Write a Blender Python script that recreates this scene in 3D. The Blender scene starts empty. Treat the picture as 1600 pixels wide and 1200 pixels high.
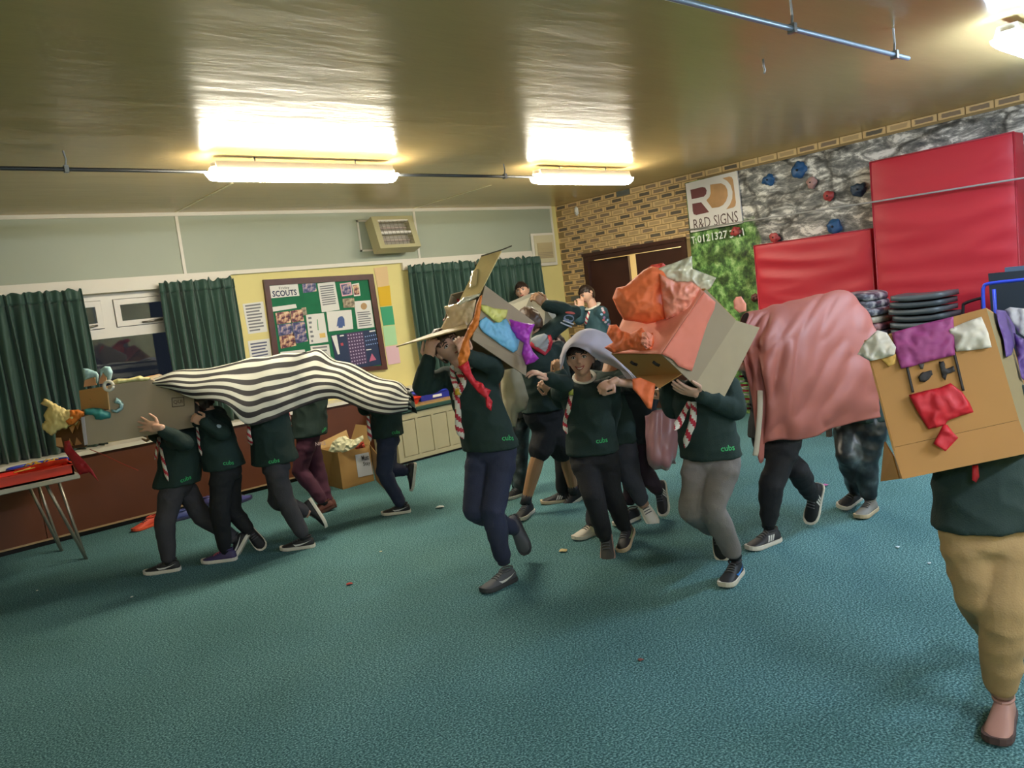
import bpy, bmesh, math, random
import numpy as np
from mathutils import Vector, Matrix, noise
from mathutils.bvhtree import BVHTree
from mathutils.geometry import delaunay_2d_cdt

# ------------------------------------------------------------------ camera, world, exposure
SC = bpy.context.scene
COL = SC.collection
FPX, YAW, PITCH, ROLL = 1206.77, 0.6938, 0.10813, -0.11718
CAM = Vector((-7.617, -7.782, 1.6))
_f = Vector((math.sin(YAW)*math.cos(PITCH), math.cos(YAW)*math.cos(PITCH), -math.sin(PITCH)))
_r = Vector((math.cos(YAW), -math.sin(YAW), 0)); _u = _r.cross(_f)
RT = math.cos(ROLL)*_r + math.sin(ROLL)*_u
UP = -math.sin(ROLL)*_r + math.cos(ROLL)*_u
FW = _f
cam = bpy.data.cameras.new('camera'); camo = bpy.data.objects.new('camera', cam); COL.objects.link(camo)
cam.sensor_width = 36; cam.lens = FPX/1600*36; cam.clip_start = .05
camo.matrix_world = Matrix(((RT.x, UP.x, -FW.x, CAM.x), (RT.y, UP.y, -FW.y, CAM.y), (RT.z, UP.z, -FW.z, CAM.z), (0, 0, 0, 1)))
SC.camera = camo
W = bpy.data.worlds.new('night'); SC.world = W; W.use_nodes = True
W.node_tree.nodes['Background'].inputs[0].default_value = (.004, .005, .007, 1)
W.node_tree.nodes['Background'].inputs[1].default_value = 1
vs = SC.view_settings
vs.view_transform = 'Standard'; vs.look = 'None'; vs.gamma = 1; vs.use_curve_mapping = False
vs.exposure = 1.75
TUBE_POWER = 26.0          # emission of the fluorescent diffusers
# ------------------------------------------------------------------ helpers
random.seed(7)
def ray(u, v): return FW + RT*((u-800)/FPX) - UP*((v-600)/FPX)
def P(u, v, t): return CAM + ray(u, v)*t
def onk(u, v, k, val):
    d = ray(u, v); return CAM + d*((val-CAM[k])/d[k])
def floor_depth(u, v):
    return (0-CAM[2])/ray(u, v)[2]
def cb(x, y, z): return RT*x + UP*y + FW*z          # vector given in the camera's axes
FH = Vector((FW.x, FW.y, 0)).normalized(); RH = Vector((FH.y, -FH.x, 0))
ZU = Vector((0, 0, 1))
def lin(c):
    if isinstance(c, str):
        c = [int(c[i:i+2], 16)/255 for i in (0, 2, 4)]
    return tuple(x/12.92 if x <= .04045 else ((x+.055)/1.055)**2.4 for x in c)
MATS = {}
def mat(name, col='808080', rough=.6, metal=0, noise_amt=0, noise_scale=8, bump=0, bump_scale=60, emit=0, spec=.5, sheen=0, col2=None, sss=0, coat=0):
    if name in MATS: return MATS[name]
    m = bpy.data.materials.new(name); m.use_nodes = True; MATS[name] = m
    nt = m.node_tree; b = nt.nodes['Principled BSDF']; c = lin(col)
    b.inputs['Base Color'].default_value = (*c, 1); b.inputs['Roughness'].default_value = rough
    b.inputs['Metallic'].default_value = metal; b.inputs['Specular IOR Level'].default_value = spec
    if sheen: b.inputs['Sheen Weight'].default_value = sheen
    if coat: b.inputs['Coat Weight'].default_value = coat; b.inputs['Coat Roughness'].default_value = .15
    if sss:
        b.inputs['Subsurface Weight'].default_value = sss; b.inputs['Subsurface Radius'].default_value = (.01, .004, .002); b.inputs['Subsurface Scale'].default_value = 1
    if emit:
        b.inputs['Emission Color'].default_value = (*c, 1); b.inputs['Emission Strength'].default_value = emit
    tc = nt.nodes.new('ShaderNodeTexCoord')
    if noise_amt:
        n = nt.nodes.new('ShaderNodeTexNoise'); n.inputs['Scale'].default_value = noise_scale; n.inputs['Detail'].default_value = 4
        nt.links.new(tc.outputs['Object'], n.inputs['Vector'])
        mx = nt.nodes.new('ShaderNodeMix'); mx.data_type = 'RGBA'
        c2 = lin(col2) if col2 else tuple(x*(1-noise_amt) for x in c)
        mx.inputs['A'].default_value = (*c2, 1); mx.inputs['B'].default_value = (*(c if col2 else tuple(min(1, x*(1+noise_amt*.6)) for x in c)), 1)
        rp = nt.nodes.new('ShaderNodeMapRange'); rp.inputs['From Min'].default_value = .3; rp.inputs['From Max'].default_value = .7
        nt.links.new(n.outputs['Fac'], rp.inputs['Value']); nt.links.new(rp.outputs['Result'], mx.inputs['Factor']); nt.links.new(mx.outputs['Result'], b.inputs['Base Color'])
    if bump:
        n = nt.nodes.new('ShaderNodeTexNoise'); n.inputs['Scale'].default_value = bump_scale; n.inputs['Detail'].default_value = 3
        nt.links.new(tc.outputs['Object'], n.inputs['Vector'])
        bp = nt.nodes.new('ShaderNodeBump'); bp.inputs['Strength'].default_value = bump; bp.inputs['Distance'].default_value = .01
        nt.links.new(n.outputs['Fac'], bp.inputs['Height']); nt.links.new(bp.outputs['Normal'], b.inputs['Normal'])
    return m
def wl(o):
    v = Vector((0, 0, 0))
    while o is not None: v = v + o.location; o = o.parent
    return v
def tag(o, label=None, cat=None, group=None, kind=None):
    if label: o['label'] = label
    if cat: o['category'] = cat
    if group: o['group'] = group
    if kind: o['kind'] = kind
    return o
def thing(name, label, cat, loc, group=None, kind=None):
    o = bpy.data.objects.new(name, None); COL.objects.link(o); o.location = loc; o.empty_display_size = .1
    return tag(o, label, cat, group, kind)
def link_mesh(name, me, mats, parent=None, smooth=False):
    """world-space mesh -> object whose origin is its parent's (or its own base when top level)"""
    if not isinstance(mats, (list, tuple)): mats = [mats]
    for m in mats: me.materials.append(m)
    n = len(me.vertices); co = np.empty(n*3, 'f'); me.vertices.foreach_get('co', co); co = co.reshape(-1, 3)
    o = bpy.data.objects.new(name, me); COL.objects.link(o)
    if parent is None:
        base = Vector(((co[:, 0].min()+co[:, 0].max())/2, (co[:, 1].min()+co[:, 1].max())/2, co[:, 2].min())) if n else Vector()
        o.location = base
    else:
        base = wl(parent); o.parent = parent
    co = co - np.array(base, 'f'); me.vertices.foreach_set('co', co.ravel())
    if smooth: me.polygons.foreach_set('use_smooth', np.ones(len(me.polygons), bool))
    me.update()
    return o
def mo(name, verts, faces, mats, parent=None, smooth=False, mi=None):
    me = bpy.data.meshes.new(name); me.from_pydata([tuple(v) for v in verts], [], faces)
    if mi is not None: me.polygons.foreach_set('material_index', np.array(mi, 'i'))
    return link_mesh(name, me, mats, parent, smooth)
def bo(name, bm, mats, parent=None, smooth=False, recalc=True):
    if recalc: bmesh.ops.recalc_face_normals(bm, faces=bm.faces)
    me = bpy.data.meshes.new(name); bm.to_mesh(me); bm.free()
    return link_mesh(name, me, mats, parent, smooth)
def mod(o, kind, **kw):
    m = o.modifiers.new(kind.lower(), kind)
    for k, v in kw.items(): setattr(m, k, v)
    return o
def add_hex(bm, p, mi=0):
    """8 points: bottom ring 0-3, top ring 4-7"""
    v = [bm.verts.new(q) for q in p]
    for f in ((3, 2, 1, 0), (4, 5, 6, 7), (0, 1, 5, 4), (1, 2, 6, 5), (2, 3, 7, 6), (3, 0, 4, 7)):
        bm.faces.new([v[i] for i in f]).material_index = mi
def add_box(bm, a, b, mi=0):
    (x0, y0, z0), (x1, y1, z1) = a, b
    add_hex(bm, [Vector(q) for q in ((x0, y0, z0), (x1, y0, z0), (x1, y1, z0), (x0, y1, z0), (x0, y0, z1), (x1, y0, z1), (x1, y1, z1), (x0, y1, z1))], mi)
def box(name, a, b, m, parent=None, bevel=0):
    a2 = [min(a[i], b[i]) for i in range(3)]; b2 = [max(a[i], b[i]) for i in range(3)]
    bm = bmesh.new(); add_box(bm, a2, b2)
    if bevel: bmesh.ops.bevel(bm, geom=bm.edges[:], offset=bevel, segments=2, affect='EDGES', profile=.5)
    return bo(name, bm, m, parent)
def plate(name, q, th, m, parent=None, bm=None):
    """a solid sheet: polygon q (3D points) thickened by th behind its normal"""
    n = (q[1]-q[0]).cross(q[2]-q[0]).normalized()
    own = bm is None
    if own: bm = bmesh.new()
    a = [bm.verts.new(p) for p in q]; b = [bm.verts.new(p-n*th) for p in q]
    bm.faces.new(a); bm.faces.new(b[::-1]); k = len(q)
    for i in range(k): bm.faces.new((a[i], b[i], b[(i+1) % k], a[(i+1) % k]))
    if own: return bo(name, bm, m, parent)
def catmull(pts, n):
    pts = [Vector(p) if not isinstance(p, Vector) else p for p in pts]
    if len(pts) < 3: return [pts[0].lerp(pts[-1], i/(n-1)) for i in range(n)]
    out = []; k = len(pts)-1
    for i in range(n):
        s = i/(n-1)*k; j = min(int(s), k-1); t = s-j
        p1, p2 = pts[j], pts[j+1]; p0 = pts[j-1] if j else p1*2-p2; p3 = pts[j+2] if j+2 <= k else p2*2-p1
        out.append(.5*((2*p1)+(p2-p0)*t+(2*p0-5*p1+4*p2-p3)*t*t+(3*p1-p0-3*p2+p3)*t**3))
    return out
def frames(pts, ref=None):
    fr = []; prev = None
    for i, p in enumerate(pts):
        d = (pts[min(i+1, len(pts)-1)]-pts[max(i-1, 0)]).normalized()
        if prev is None:
            a = ref if ref is not None else (ZU if abs(d.z) < .9 else Vector((1, 0, 0)))
        else: a = prev
        a = (a-d*a.dot(d)).normalized(); prev = a
        fr.append((d, a, d.cross(a)))
    return fr
def add_tube(bm, pts, rad, seg=10, ref=None, flat=1.0, mi=None, caps=True):
    """tube along pts; rad is a number or a list; flat squeezes it along ref"""
    pts = [Vector(p) for p in pts]; fr = frames(pts, ref); rings = []
    for i, p in enumerate(pts):
        r = rad if not isinstance(rad, (list, tuple)) else rad[i]
        d, a, b = fr[i]
        rings.append([bm.verts.new(p+a*(math.cos(2*math.pi*k/seg)*r*flat)+b*(math.sin(2*math.pi*k/seg)*r)) for k in range(seg)])
    for i in range(len(rings)-1):
        for k in range(seg):
            f = bm.faces.new((rings[i][k], rings[i][(k+1) % seg], rings[i+1][(k+1) % seg], rings[i+1][k]))
            if mi: f.material_index = mi(i, k)
    if caps: bm.faces.new(rings[0][::-1]); bm.faces.new(rings[-1])
def tube(name, pts, rad, m, parent=None, seg=10, ref=None, flat=1.0, mi=None):
    bm = bmesh.new(); add_tube(bm, pts, rad, seg, ref, flat, mi); return bo(name, bm, m, parent, True)
def add_ball(bm, c, r, axes=None, sub=3):
    """ellipsoid: r is a number or three radii along axes"""
    if not isinstance(r, (list, tuple)): r = (r, r, r)
    ax = axes or (Vector((1, 0, 0)), Vector((0, 1, 0)), ZU)
    g = bmesh.ops.create_icosphere(bm, subdivisions=sub, radius=1)
    for v in g['verts']:
        q = v.co.copy(); v.co = Vector(c)+ax[0]*(q.x*r[0])+ax[1]*(q.y*r[1])+ax[2]*(q.z*r[2])
    return g['verts']
def add_limb(bm, pts, rad, seg=12, n=3):
    """tapered limb with round ends through joints"""
    P2 = []; R2 = []
    for i in range(len(pts)-1):
        for j in range(n):
            s = j/n; P2.append(Vector(pts[i]).lerp(Vector(pts[i+1]), s)); R2.append(rad[i]*(1-s)+rad[i+1]*s)
    P2.append(Vector(pts[-1])); R2.append(rad[-1])
    add_tube(bm, P2, R2, seg)
    for p, r in zip(pts, rad): add_ball(bm, p, r*1.0, sub=2)
def add_loft(bm, rings, seg=20):
    """rings: (centre, a-vector, b-vector) ellipses, closed at both ends"""
    R = []
    for c, a, b in rings: R.append([bm.verts.new(c+a*math.cos(2*math.pi*k/seg)+b*math.sin(2*math.pi*k/seg)) for k in range(seg)])
    for i in range(len(R)-1):
        for k in range(seg): bm.faces.new((R[i][k], R[i][(k+1) % seg], R[i+1][(k+1) % seg], R[i+1][k]))
    bm.faces.new(R[0][::-1]); bm.faces.new(R[-1])
def remesh(bm, voxel, smooth=3, fac=.5):
    bmesh.ops.recalc_face_normals(bm, faces=bm.faces)
    me = bpy.data.meshes.new('tmp'); bm.to_mesh(me); bm.free()
    o = bpy.data.objects.new('tmp', me); COL.objects.link(o)
    m = o.modifiers.new('r', 'REMESH'); m.mode = 'VOXEL'; m.voxel_size = voxel; m.adaptivity = 0
    if smooth:
        s = o.modifiers.new('s', 'SMOOTH'); s.factor = fac; s.iterations = smooth
    dg = bpy.context.evaluated_depsgraph_get()
    out = bpy.data.meshes.new_from_object(o.evaluated_get(dg), depsgraph=dg)
    bpy.data.objects.remove(o); bpy.data.meshes.remove(me); out.materials.clear()
    return out
def wrinkle(me, amp, freq, seed=0, stretch=(1, 1, 1)):
    n = len(me.vertices); co = np.empty(n*3, 'f'); no = np.empty(n*3, 'f')
    me.vertices.foreach_get('co', co); me.vertices.foreach_get('normal', no); co = co.reshape(-1, 3); no = no.reshape(-1, 3)
    d = np.empty(n, 'f'); sx, sy, sz = stretch
    for i in range(n):
        x, y, z = co[i]
        w = noise.noise((x*freq*sx+seed, y*freq*sy, z*freq*sz))
        d[i] = amp*(1-2*abs(w)*1.6)*.7+amp*.6*noise.noise((x*freq*.4, y*freq*.4+seed, z*freq*.4))
    co += no*d[:, None]; me.vertices.foreach_set('co', co.ravel()); me.update()
def bvh_of(o):
    L = wl(o); me = o.data
    return BVHTree.FromPolygons([v.co+L for v in me.vertices], [p.vertices[:] for p in me.polygons])
TXT = {}
def text2d(s, size=1.0, bold=0):
    """flat letters from Blender's own font: (verts 2D, faces), centred"""
    k = (s, bold)
    if k not in TXT:
        cu = bpy.data.curves.new('t', 'FONT'); cu.body = s; cu.resolution_u = 2; cu.offset = bold
        o = bpy.data.objects.new('t', cu); COL.objects.link(o)
        dg = bpy.context.evaluated_depsgraph_get(); me = bpy.data.meshes.new_from_object(o.evaluated_get(dg), depsgraph=dg)
        vv = np.array([v.co[:2] for v in me.vertices]); ff = [tuple(p.vertices) for p in me.polygons]
        bpy.data.objects.remove(o); bpy.data.curves.remove(cu); bpy.data.meshes.remove(me)
        mid = (vv.min(0)+vv.max(0))/2; TXT[k] = (vv-mid, ff, vv.max(0)-vv.min(0))
    v, f, ext = TXT[k]
    return v*size, f, ext*size
def text_on(name, s, c, xa, ya, width, m, parent, th=.002, bold=0, height=None):
    """lettering as thin raised mesh centred at c; xa, ya unit vectors; fitted to width (and height)"""
    v, f, ext = text2d(s, 1, bold); kx = width/ext[0]; ky = height/ext[1] if height else kx
    n = xa.cross(ya).normalized()
    return mo(name, [c+xa*(p[0]*kx)+ya*(p[1]*ky)+n*th for p in v], f, m, parent)
def grid_surface(name, rows, nu, nv, m, parent=None, disp=None, thick=.003, uvscale=(1, 1), smooth=True, uvfun=None):
    """rows: control rows of 3D points, all alike in length; smooth surface, uv = (along row, across rows)"""
    rr = [catmull(r, nu) for r in rows]; cols = [catmull([rr[j][i] for j in range(len(rr))], nv) for i in range(nu)]
    V = [cols[i][j] for i in range(nu) for j in range(nv)]
    if disp:
        N = []
        for i in range(nu):
            for j in range(nv):
                a = cols[min(i+1, nu-1)][j]-cols[max(i-1, 0)][j]; b = cols[i][min(j+1, nv-1)]-cols[i][max(j-1, 0)]
                N.append(a.cross(b).normalized())
        V = [p+n*disp(i//nv/(nu-1), i % nv/(nv-1), p) for i, (p, n) in enumerate(zip(V, N))]
    F = [(i*nv+j, (i+1)*nv+j, (i+1)*nv+j+1, i*nv+j+1) for i in range(nu-1) for j in range(nv-1)]
    o = mo(name, V, F, m, parent, smooth)
    uv = o.data.uv_layers.new(name='UVMap')
    for p in o.data.polygons:
        for li in p.loop_indices:
            q = o.data.loops[li].vertex_index; s, w = q//nv/(nu-1), q % nv/(nv-1); uv.data[li].uv = (s*uvscale[0], (uvfun(s, w) if uvfun else w)*uvscale[1])
    if thick: mod(o, 'SOLIDIFY', thickness=thick, offset=-1)
    return o
def paper(name, outline, t, m, parent=None, bulge=0, crumple=.004, freq=30, step=5, thick=.0015, seed=0, plane=None, ragged=0):
    """a torn or crumpled piece of sheet: outline in photo pixels at depth t (number or function), bulged and creased"""
    pts = [Vector(p) for p in outline]; dens = []
    for i, p in enumerate(pts):
        q = pts[(i+1) % len(pts)]; k = max(1, int((q-p).length/step))
        for j in range(k):
            w = p.lerp(q, j/k)
            if ragged: w = w+Vector((noise.noise((w.x*.35, w.y*.35, seed)), noise.noise((w.x*.35, w.y*.35, seed+9))))*ragged
            dens.append(w)
    xs = [p.x for p in dens]; ys = [p.y for p in dens]; inner = []
    def dist(w):
        return min(((w-a)-(b-a)*max(0, min(1, (w-a).dot(b-a)/max(1e-9, (b-a).length_squared)))).length for a, b in zip(dens, dens[1:]+dens[:1]))
    def inside(w):
        c = False
        for a, b in zip(dens, dens[1:]+dens[:1]):
            if (a.y > w.y) != (b.y > w.y) and w.x < (b.x-a.x)*(w.y-a.y)/(b.y-a.y)+a.x: c = not c
        return c
    y = min(ys)+step*.5; row = 0
    while y < max(ys):
        x = min(xs)+(step*.5 if row % 2 else step)
        while x < max(xs):
            w = Vector((x+random.uniform(-1, 1)*step*.2, y+random.uniform(-1, 1)*step*.2))
            if inside(w) and dist(w) > step*.45: inner.append(w)
            x += step
        y += step*.87; row += 1
    n = len(dens)
    vv, _, ff, *_ = delaunay_2d_cdt(dens+inner, [(i, (i+1) % n) for i in range(n)], [], 1, 1e-4)
    R = max(1e-6, max([dist(w) for w in inner], default=1))
    V = []
    for w in vv:
        tt = t(w.x, w.y) if callable(t) else t
        p = P(w.x, w.y, tt)
        if bulge: tt -= .5*bulge*math.sqrt(max(0, min(1, dist(w)/R)))
        c = noise.noise(p*freq+Vector((seed, 0, 0))); c2 = noise.noise(p*freq*2.3+Vector((0, seed, 0)))
        c3 = noise.noise(p*freq*4.7+Vector((3, seed, 1)))
        tt -= crumple*1.1*(1-2.6*abs(c))+crumple*.35*(1-2.6*abs(c2))+crumple*.12*c3
        V.append(P(w.x, w.y, tt))
    o = mo(name, V, [tuple(f) for f in ff], m, parent, crumple < .0125)
    if thick: mod(o, 'SOLIDIFY', thickness=thick, offset=0)
    return o
def poly(px, k, val): return [onk(u, v, k, val) for u, v in px]
# ------------------------------------------------------------------ the room
H = 2.80
XL, YF = -10.4, -10.6
def nodes_mat(name):
    m = bpy.data.materials.new(name); m.use_nodes = True; MATS[name] = m
    return m, m.node_tree, m.node_tree.nodes['Principled BSDF']
def nn(nt, kind, **kw):
    n = nt.nodes.new(kind)
    for k, v in kw.items():
        if k in n.inputs: n.inputs[k].default_value = v
        else: setattr(n, k, v)
    return n
def ramp(nt, src, stops):
    r = nt.nodes.new('ShaderNodeValToRGB'); e = r.color_ramp.elements
    while len(e) < len(stops): e.new(.5)
    for x, (p, c) in zip(e, stops): x.position = p; x.color = (*lin(c), 1)
    nt.links.new(src, r.inputs[0]); return r
# carpet: short green pile
m, nt, b = nodes_mat('carpet')
tc = nn(nt, 'ShaderNodeTexCoord'); n1 = nn(nt, 'ShaderNodeTexNoise', Scale=120, Detail=3); n2 = nn(nt, 'ShaderNodeTexNoise', Scale=.9, Detail=3)
for n in (n1, n2): nt.links.new(tc.outputs['Object'], n.inputs['Vector'])
r1 = ramp(nt, n1.outputs['Fac'], [(.34, '2f5054'), (.5, '50797c'), (.66, '84aeb0')])
mx = nn(nt, 'ShaderNodeMix', data_type='RGBA', blend_type='MULTIPLY'); mx.inputs['Factor'].default_value = .6
r2 = ramp(nt, n2.outputs['Fac'], [(.3, 'b9c4c0'), (.7, 'ffffff')])
nt.links.new(r1.outputs[0], mx.inputs['A']); nt.links.new(r2.outputs[0], mx.inputs['B']); nt.links.new(mx.outputs['Result'], b.inputs['Base Color'])
b.inputs['Roughness'].default_value = .95; b.inputs['Specular IOR Level'].default_value = .15
bp = nn(nt, 'ShaderNodeBump', Strength=.6, Distance=.006); nt.links.new(n1.outputs['Fac'], bp.inputs['Height']); nt.links.new(bp.outputs['Normal'], b.inputs['Normal'])
# ceiling: cream gloss paint, slightly wavy
m, nt, b = nodes_mat('ceiling_paint')
b.inputs['Base Color'].default_value = (*lin('c6aa74'), 1); b.inputs['Roughness'].default_value = .25; b.inputs['Specular IOR Level'].default_value = .5
tc = nn(nt, 'ShaderNodeTexCoord'); mp = nn(nt, 'ShaderNodeMapping'); mp.inputs['Scale'].default_value = (.55, 1.9, 1); nt.links.new(tc.outputs['Object'], mp.inputs['Vector'])
n1 = nn(nt, 'ShaderNodeTexNoise', Scale=1.9, Detail=5, Roughness=.55); nt.links.new(mp.outputs[0], n1.inputs['Vector'])
bp = nn(nt, 'ShaderNodeBump', Strength=.32, Distance=.03); nt.links.new(n1.outputs['Fac'], bp.inputs['Height']); nt.links.new(bp.outputs['Normal'], b.inputs['Normal'])
WHITE = mat('white_paint', 'd9d2c4', .45); YEL = mat('yellow_wall', 'd9cb86', .6, noise_amt=.05, noise_scale=2)
SAGE = mat('sage_panel', '9fa592', .5, noise_amt=.04, noise_scale=1.5); CREAM = mat('cream_paint', 'c9bf9c', .45)
fl = box('floor', (XL, YF, -.1), (.25, .3, 0), MATS['carpet']); tag(fl, 'green short pile carpet floor of the hall', kind='structure')
ce = box('ceiling', (XL, YF, H), (.25, .3, H+.1), MATS['ceiling_paint']); tag(ce, 'glossy cream painted ceiling', kind='structure')
for i, x in enumerate((-7.8, -5.085, -2.36)):
    o = box('cover_strip', (x-.012, -1.5, H-.003), (x+.012, -.035, H+.001), mat('ceiling_strip', 'e0cf9c', .3), ce)
# back wall with the window opening
WX0, WX1, WZ0, WZ1 = -7.25, -4.86, .74, 2.10
bm = bmesh.new()
for a, c in (((XL, 0, 0), (WX0, .22, H)), ((WX1, 0, 0), (.2, .22, H)), ((WX0, 0, 0), (WX1, .22, WZ0)), ((WX0, 0, WZ1), (WX1, .22, H))): add_box(bm, a, c)
wb = tag(bo('wall_back', bm, YEL), 'yellow back wall with window under a sage green panel band', kind='structure')
for x0, x1 in ((-10.3, -7.81), (-7.79, -5.095), (-5.075, -2.37), (-2.35, -.13)):
    box('panel', (x0, -.018, 2.215), (x1, .0, 2.77), SAGE, wb)
t1 = tag(box('trim_1', (XL, -.034, 2.765), (-.11, 0, 2.80), WHITE), 'white trim along the top of the back wall', kind='structure')
t2 = tag(box('trim_2', (XL, -.036, 2.175), (-.11, 0, 2.215), WHITE), 'white trim under the sage panels', kind='structure')
for i, x in enumerate((-7.8, -5.085, -2.36, -.12)): tag(box('trim_%d' % (3+i), (x-.014, -.03, 2.2155), (x+.014, 0, 2.7645), WHITE), kind='structure')
tag(box('trim_7', (WX0-.3, -.045, 2.09), (-4.66, .0, 2.1745), WHITE), 'white curtain rail board over the left window', kind='structure')
tag(box('trim_8', (-2.62, -.045, 2.09), (-.52, .0, 2.1745), WHITE), 'white curtain rail board over the right curtains', kind='structure')
# window
win = thing('window_1', 'white window with top sashes showing dark night glass', None, ((WX0+WX1)/2, .1, WZ0), kind='structure')
FR = mat('upvc_frame', 'dcd6cc', .35); y0, y1 = .06, .13; zt = 1.73; mxx = -5.80
bm = bmesh.new()
for x0, x1, z0, z1 in ((WX0, WX1, WZ0, WZ0+.07), (WX0, WX1, WZ1-.07, WZ1), (WX0, WX0+.07, WZ0+.07, WZ1-.07), (WX1-.07, WX1, WZ0+.07, WZ1-.07), (WX0+.07, WX1-.07, zt-.05, zt+.04), (mxx-.05, mxx+.05, zt+.04, WZ1-.07)):
    add_box(bm, (x0, y0, z0), (x1, y1, z1))
bo('window_frame', bm, FR, win)
m, nt, b = nodes_mat('night_glass')
b.inputs['Base Color'].default_value = (.75, .8, .85, 1); b.inputs['Roughness'].default_value = .02; b.inputs['Transmission Weight'].default_value = 1; b.inputs['IOR'].default_value = 1.5
for x0, x1 in ((WX0+.07, mxx-.05), (mxx+.05, WX1-.07)):
    bm = bmesh.new(); za, zb = zt+.045, WZ1-.075
    for q in ((x0+.005, x1-.005, za, za+.05), (x0+.005, x1-.005, zb-.05, zb), (x0+.005, x0+.055, za+.05, zb-.05), (x1-.055, x1-.005, za+.05, zb-.05)): add_box(bm, (q[0], y0-.02, q[2]), (q[1], y1-.02, q[3]))
    s = bo('sash', bm, FR, win)
    box('pane', (x0+.05, .08, za+.045), (x1-.05, .092, zb-.045), MATS['night_glass'], s)
    xm = (max(x0, -6.4)+x1)/2+(0.12 if x0 < -6 else -.1)
    tube('handle', [Vector((xm-.09, y0-.028, za+.02)), Vector((xm-.03, y0-.05, za+.022)), Vector((xm+.09, y0-.05, za+.03))], .009, mat('brushed_metal', '8f8a80', .35, .8), s, seg=8)
box('pane', (WX0+.065, .09, WZ0+.065), (WX1-.065, .102, zt-.045), MATS['night_glass'], win)
# brick wall with the door opening
DY0, DY1, DZ = -.44, -2.13, 2.07
bm = bmesh.new()
for a, c in (((0, DY0, 0), (.2, 0, H)), ((0, YF, 0), (.2, DY1, H)), ((0, DY1, DZ), (.2, DY0, H))): add_box(bm, a, c)
wr = tag(bo('wall_right', bm, mat('mortar', '8f7850', .9, bump=.3)), 'buff brick wall with brown double doors', kind='structure')
brick_mats = []
for nm, dark, edge, amt in (('dark_faced_brick', '5f5648', 'ccaa76', 1), ('brown_faced_brick', '84705a', 'd0ae7a', 1), ('pale_brick', 'b0946a', 'd2b27e', 1), ('slate_brick', '5d5f59', '62645e', 1)):
    m, nt, b = nodes_mat(nm); tc = nn(nt, 'ShaderNodeTexCoord'); sp = nn(nt, 'ShaderNodeSeparateXYZ'); nt.links.new(tc.outputs['Object'], sp.inputs[0])
    oi = nn(nt, 'ShaderNodeObjectInfo'); no_ = nn(nt, 'ShaderNodeTexNoise', Scale=38, Detail=3, noise_dimensions='4D'); nt.links.new(tc.outputs['Object'], no_.inputs['Vector']); nt.links.new(oi.outputs['Random'], no_.inputs['W'])
    def mth(op, a, c): 
        q = nn(nt, 'ShaderNodeMath', operation=op)
        for i, s in enumerate((a, c)):
            if isinstance(s, (int, float)): q.inputs[i].default_value = s
            else: nt.links.new(s, q.inputs[i])
        return q.outputs[0]
    ax = mth('DIVIDE', mth('ABSOLUTE', sp.outputs['Y'], 0), .083); az = mth('DIVIDE', mth('ABSOLUTE', mth('SUBTRACT', sp.outputs['Z'], .0325), 0), .0205)
    d = mth('MAXIMUM', mth('POWER', ax, 4), mth('POWER', az, 3)); d = mth('ADD', d, mth('MULTIPLY', mth('SUBTRACT', no_.outputs['Fac'], .5), 1.2))
    r = ramp(nt, d, [(.55, dark), (1, edge)]); nt.links.new(r.outputs[0], b.inputs['Base Color']); b.inputs['Roughness'].default_value = .85
    brick_mats.append(m)
def brick_mesh(w, m):
    bm = bmesh.new(); add_box(bm, (-.009, -w/2, 0), (.012, w/2, .065)); bmesh.ops.bevel(bm, geom=bm.edges[:], offset=.003, segments=1, affect='EDGES')
    bmesh.ops.recalc_face_normals(bm, faces=bm.faces); me = bpy.data.meshes.new('brick'); bm.to_mesh(me); bm.free(); me.materials.append(m); return me
full = [brick_mesh(.215, m) for m in brick_mats]; halfb = {}
rb = random.Random(3); base = wl(wr); nb = 0
for k in range(38):
    z = 2.80-.0705-k*.0735; off = (.1125 if k % 2 else 0); j = 0
    while True:
        yc = -off-.112-j*.225; j += 1
        if yc < -6.3: break
        a, c = yc+.1075, yc-.1075
        if k > 1 and c < -2.2: 
            c = max(c, -2.2)
        if k <= 1 and c < -2.2 and k == 1 and a < -2.2: continue
        if z < DZ and z+.065 > 0 and c < DY0: c = max(c, DY0) if a > DY0 else c
        if z+.03 < DZ and a <= DY0: continue
        if k > 0 and a <= -2.19: continue
        a = min(a, 0); w = a-c
        if w < .03: continue
        mi = 3 if k == 17 else rb.choices((0, 1, 2, 3), (5, 5, 4, .25))[0]
        if abs(w-.215) < .005: me = full[mi]
        else:
            key = (round(w, 2), mi)
            if key not in halfb: halfb[key] = brick_mesh(round(w, 2)-.004, brick_mats[mi])
            me = halfb[key]
        o = bpy.data.objects.new('brick', me); COL.objects.link(o); o.parent = wr
        o.location = Vector((rb.uniform(-.002, .001), (a+c)/2, z))-base; nb += 1
# first half bricks at the corner of odd courses are covered by the loop above
tag(box('wall_left', (XL-.1, YF, 0), (XL, .22, H), YEL), kind='structure')
tag(box('wall_front', (XL, YF-.1, 0), (.2, YF, H), YEL), kind='structure')
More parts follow.
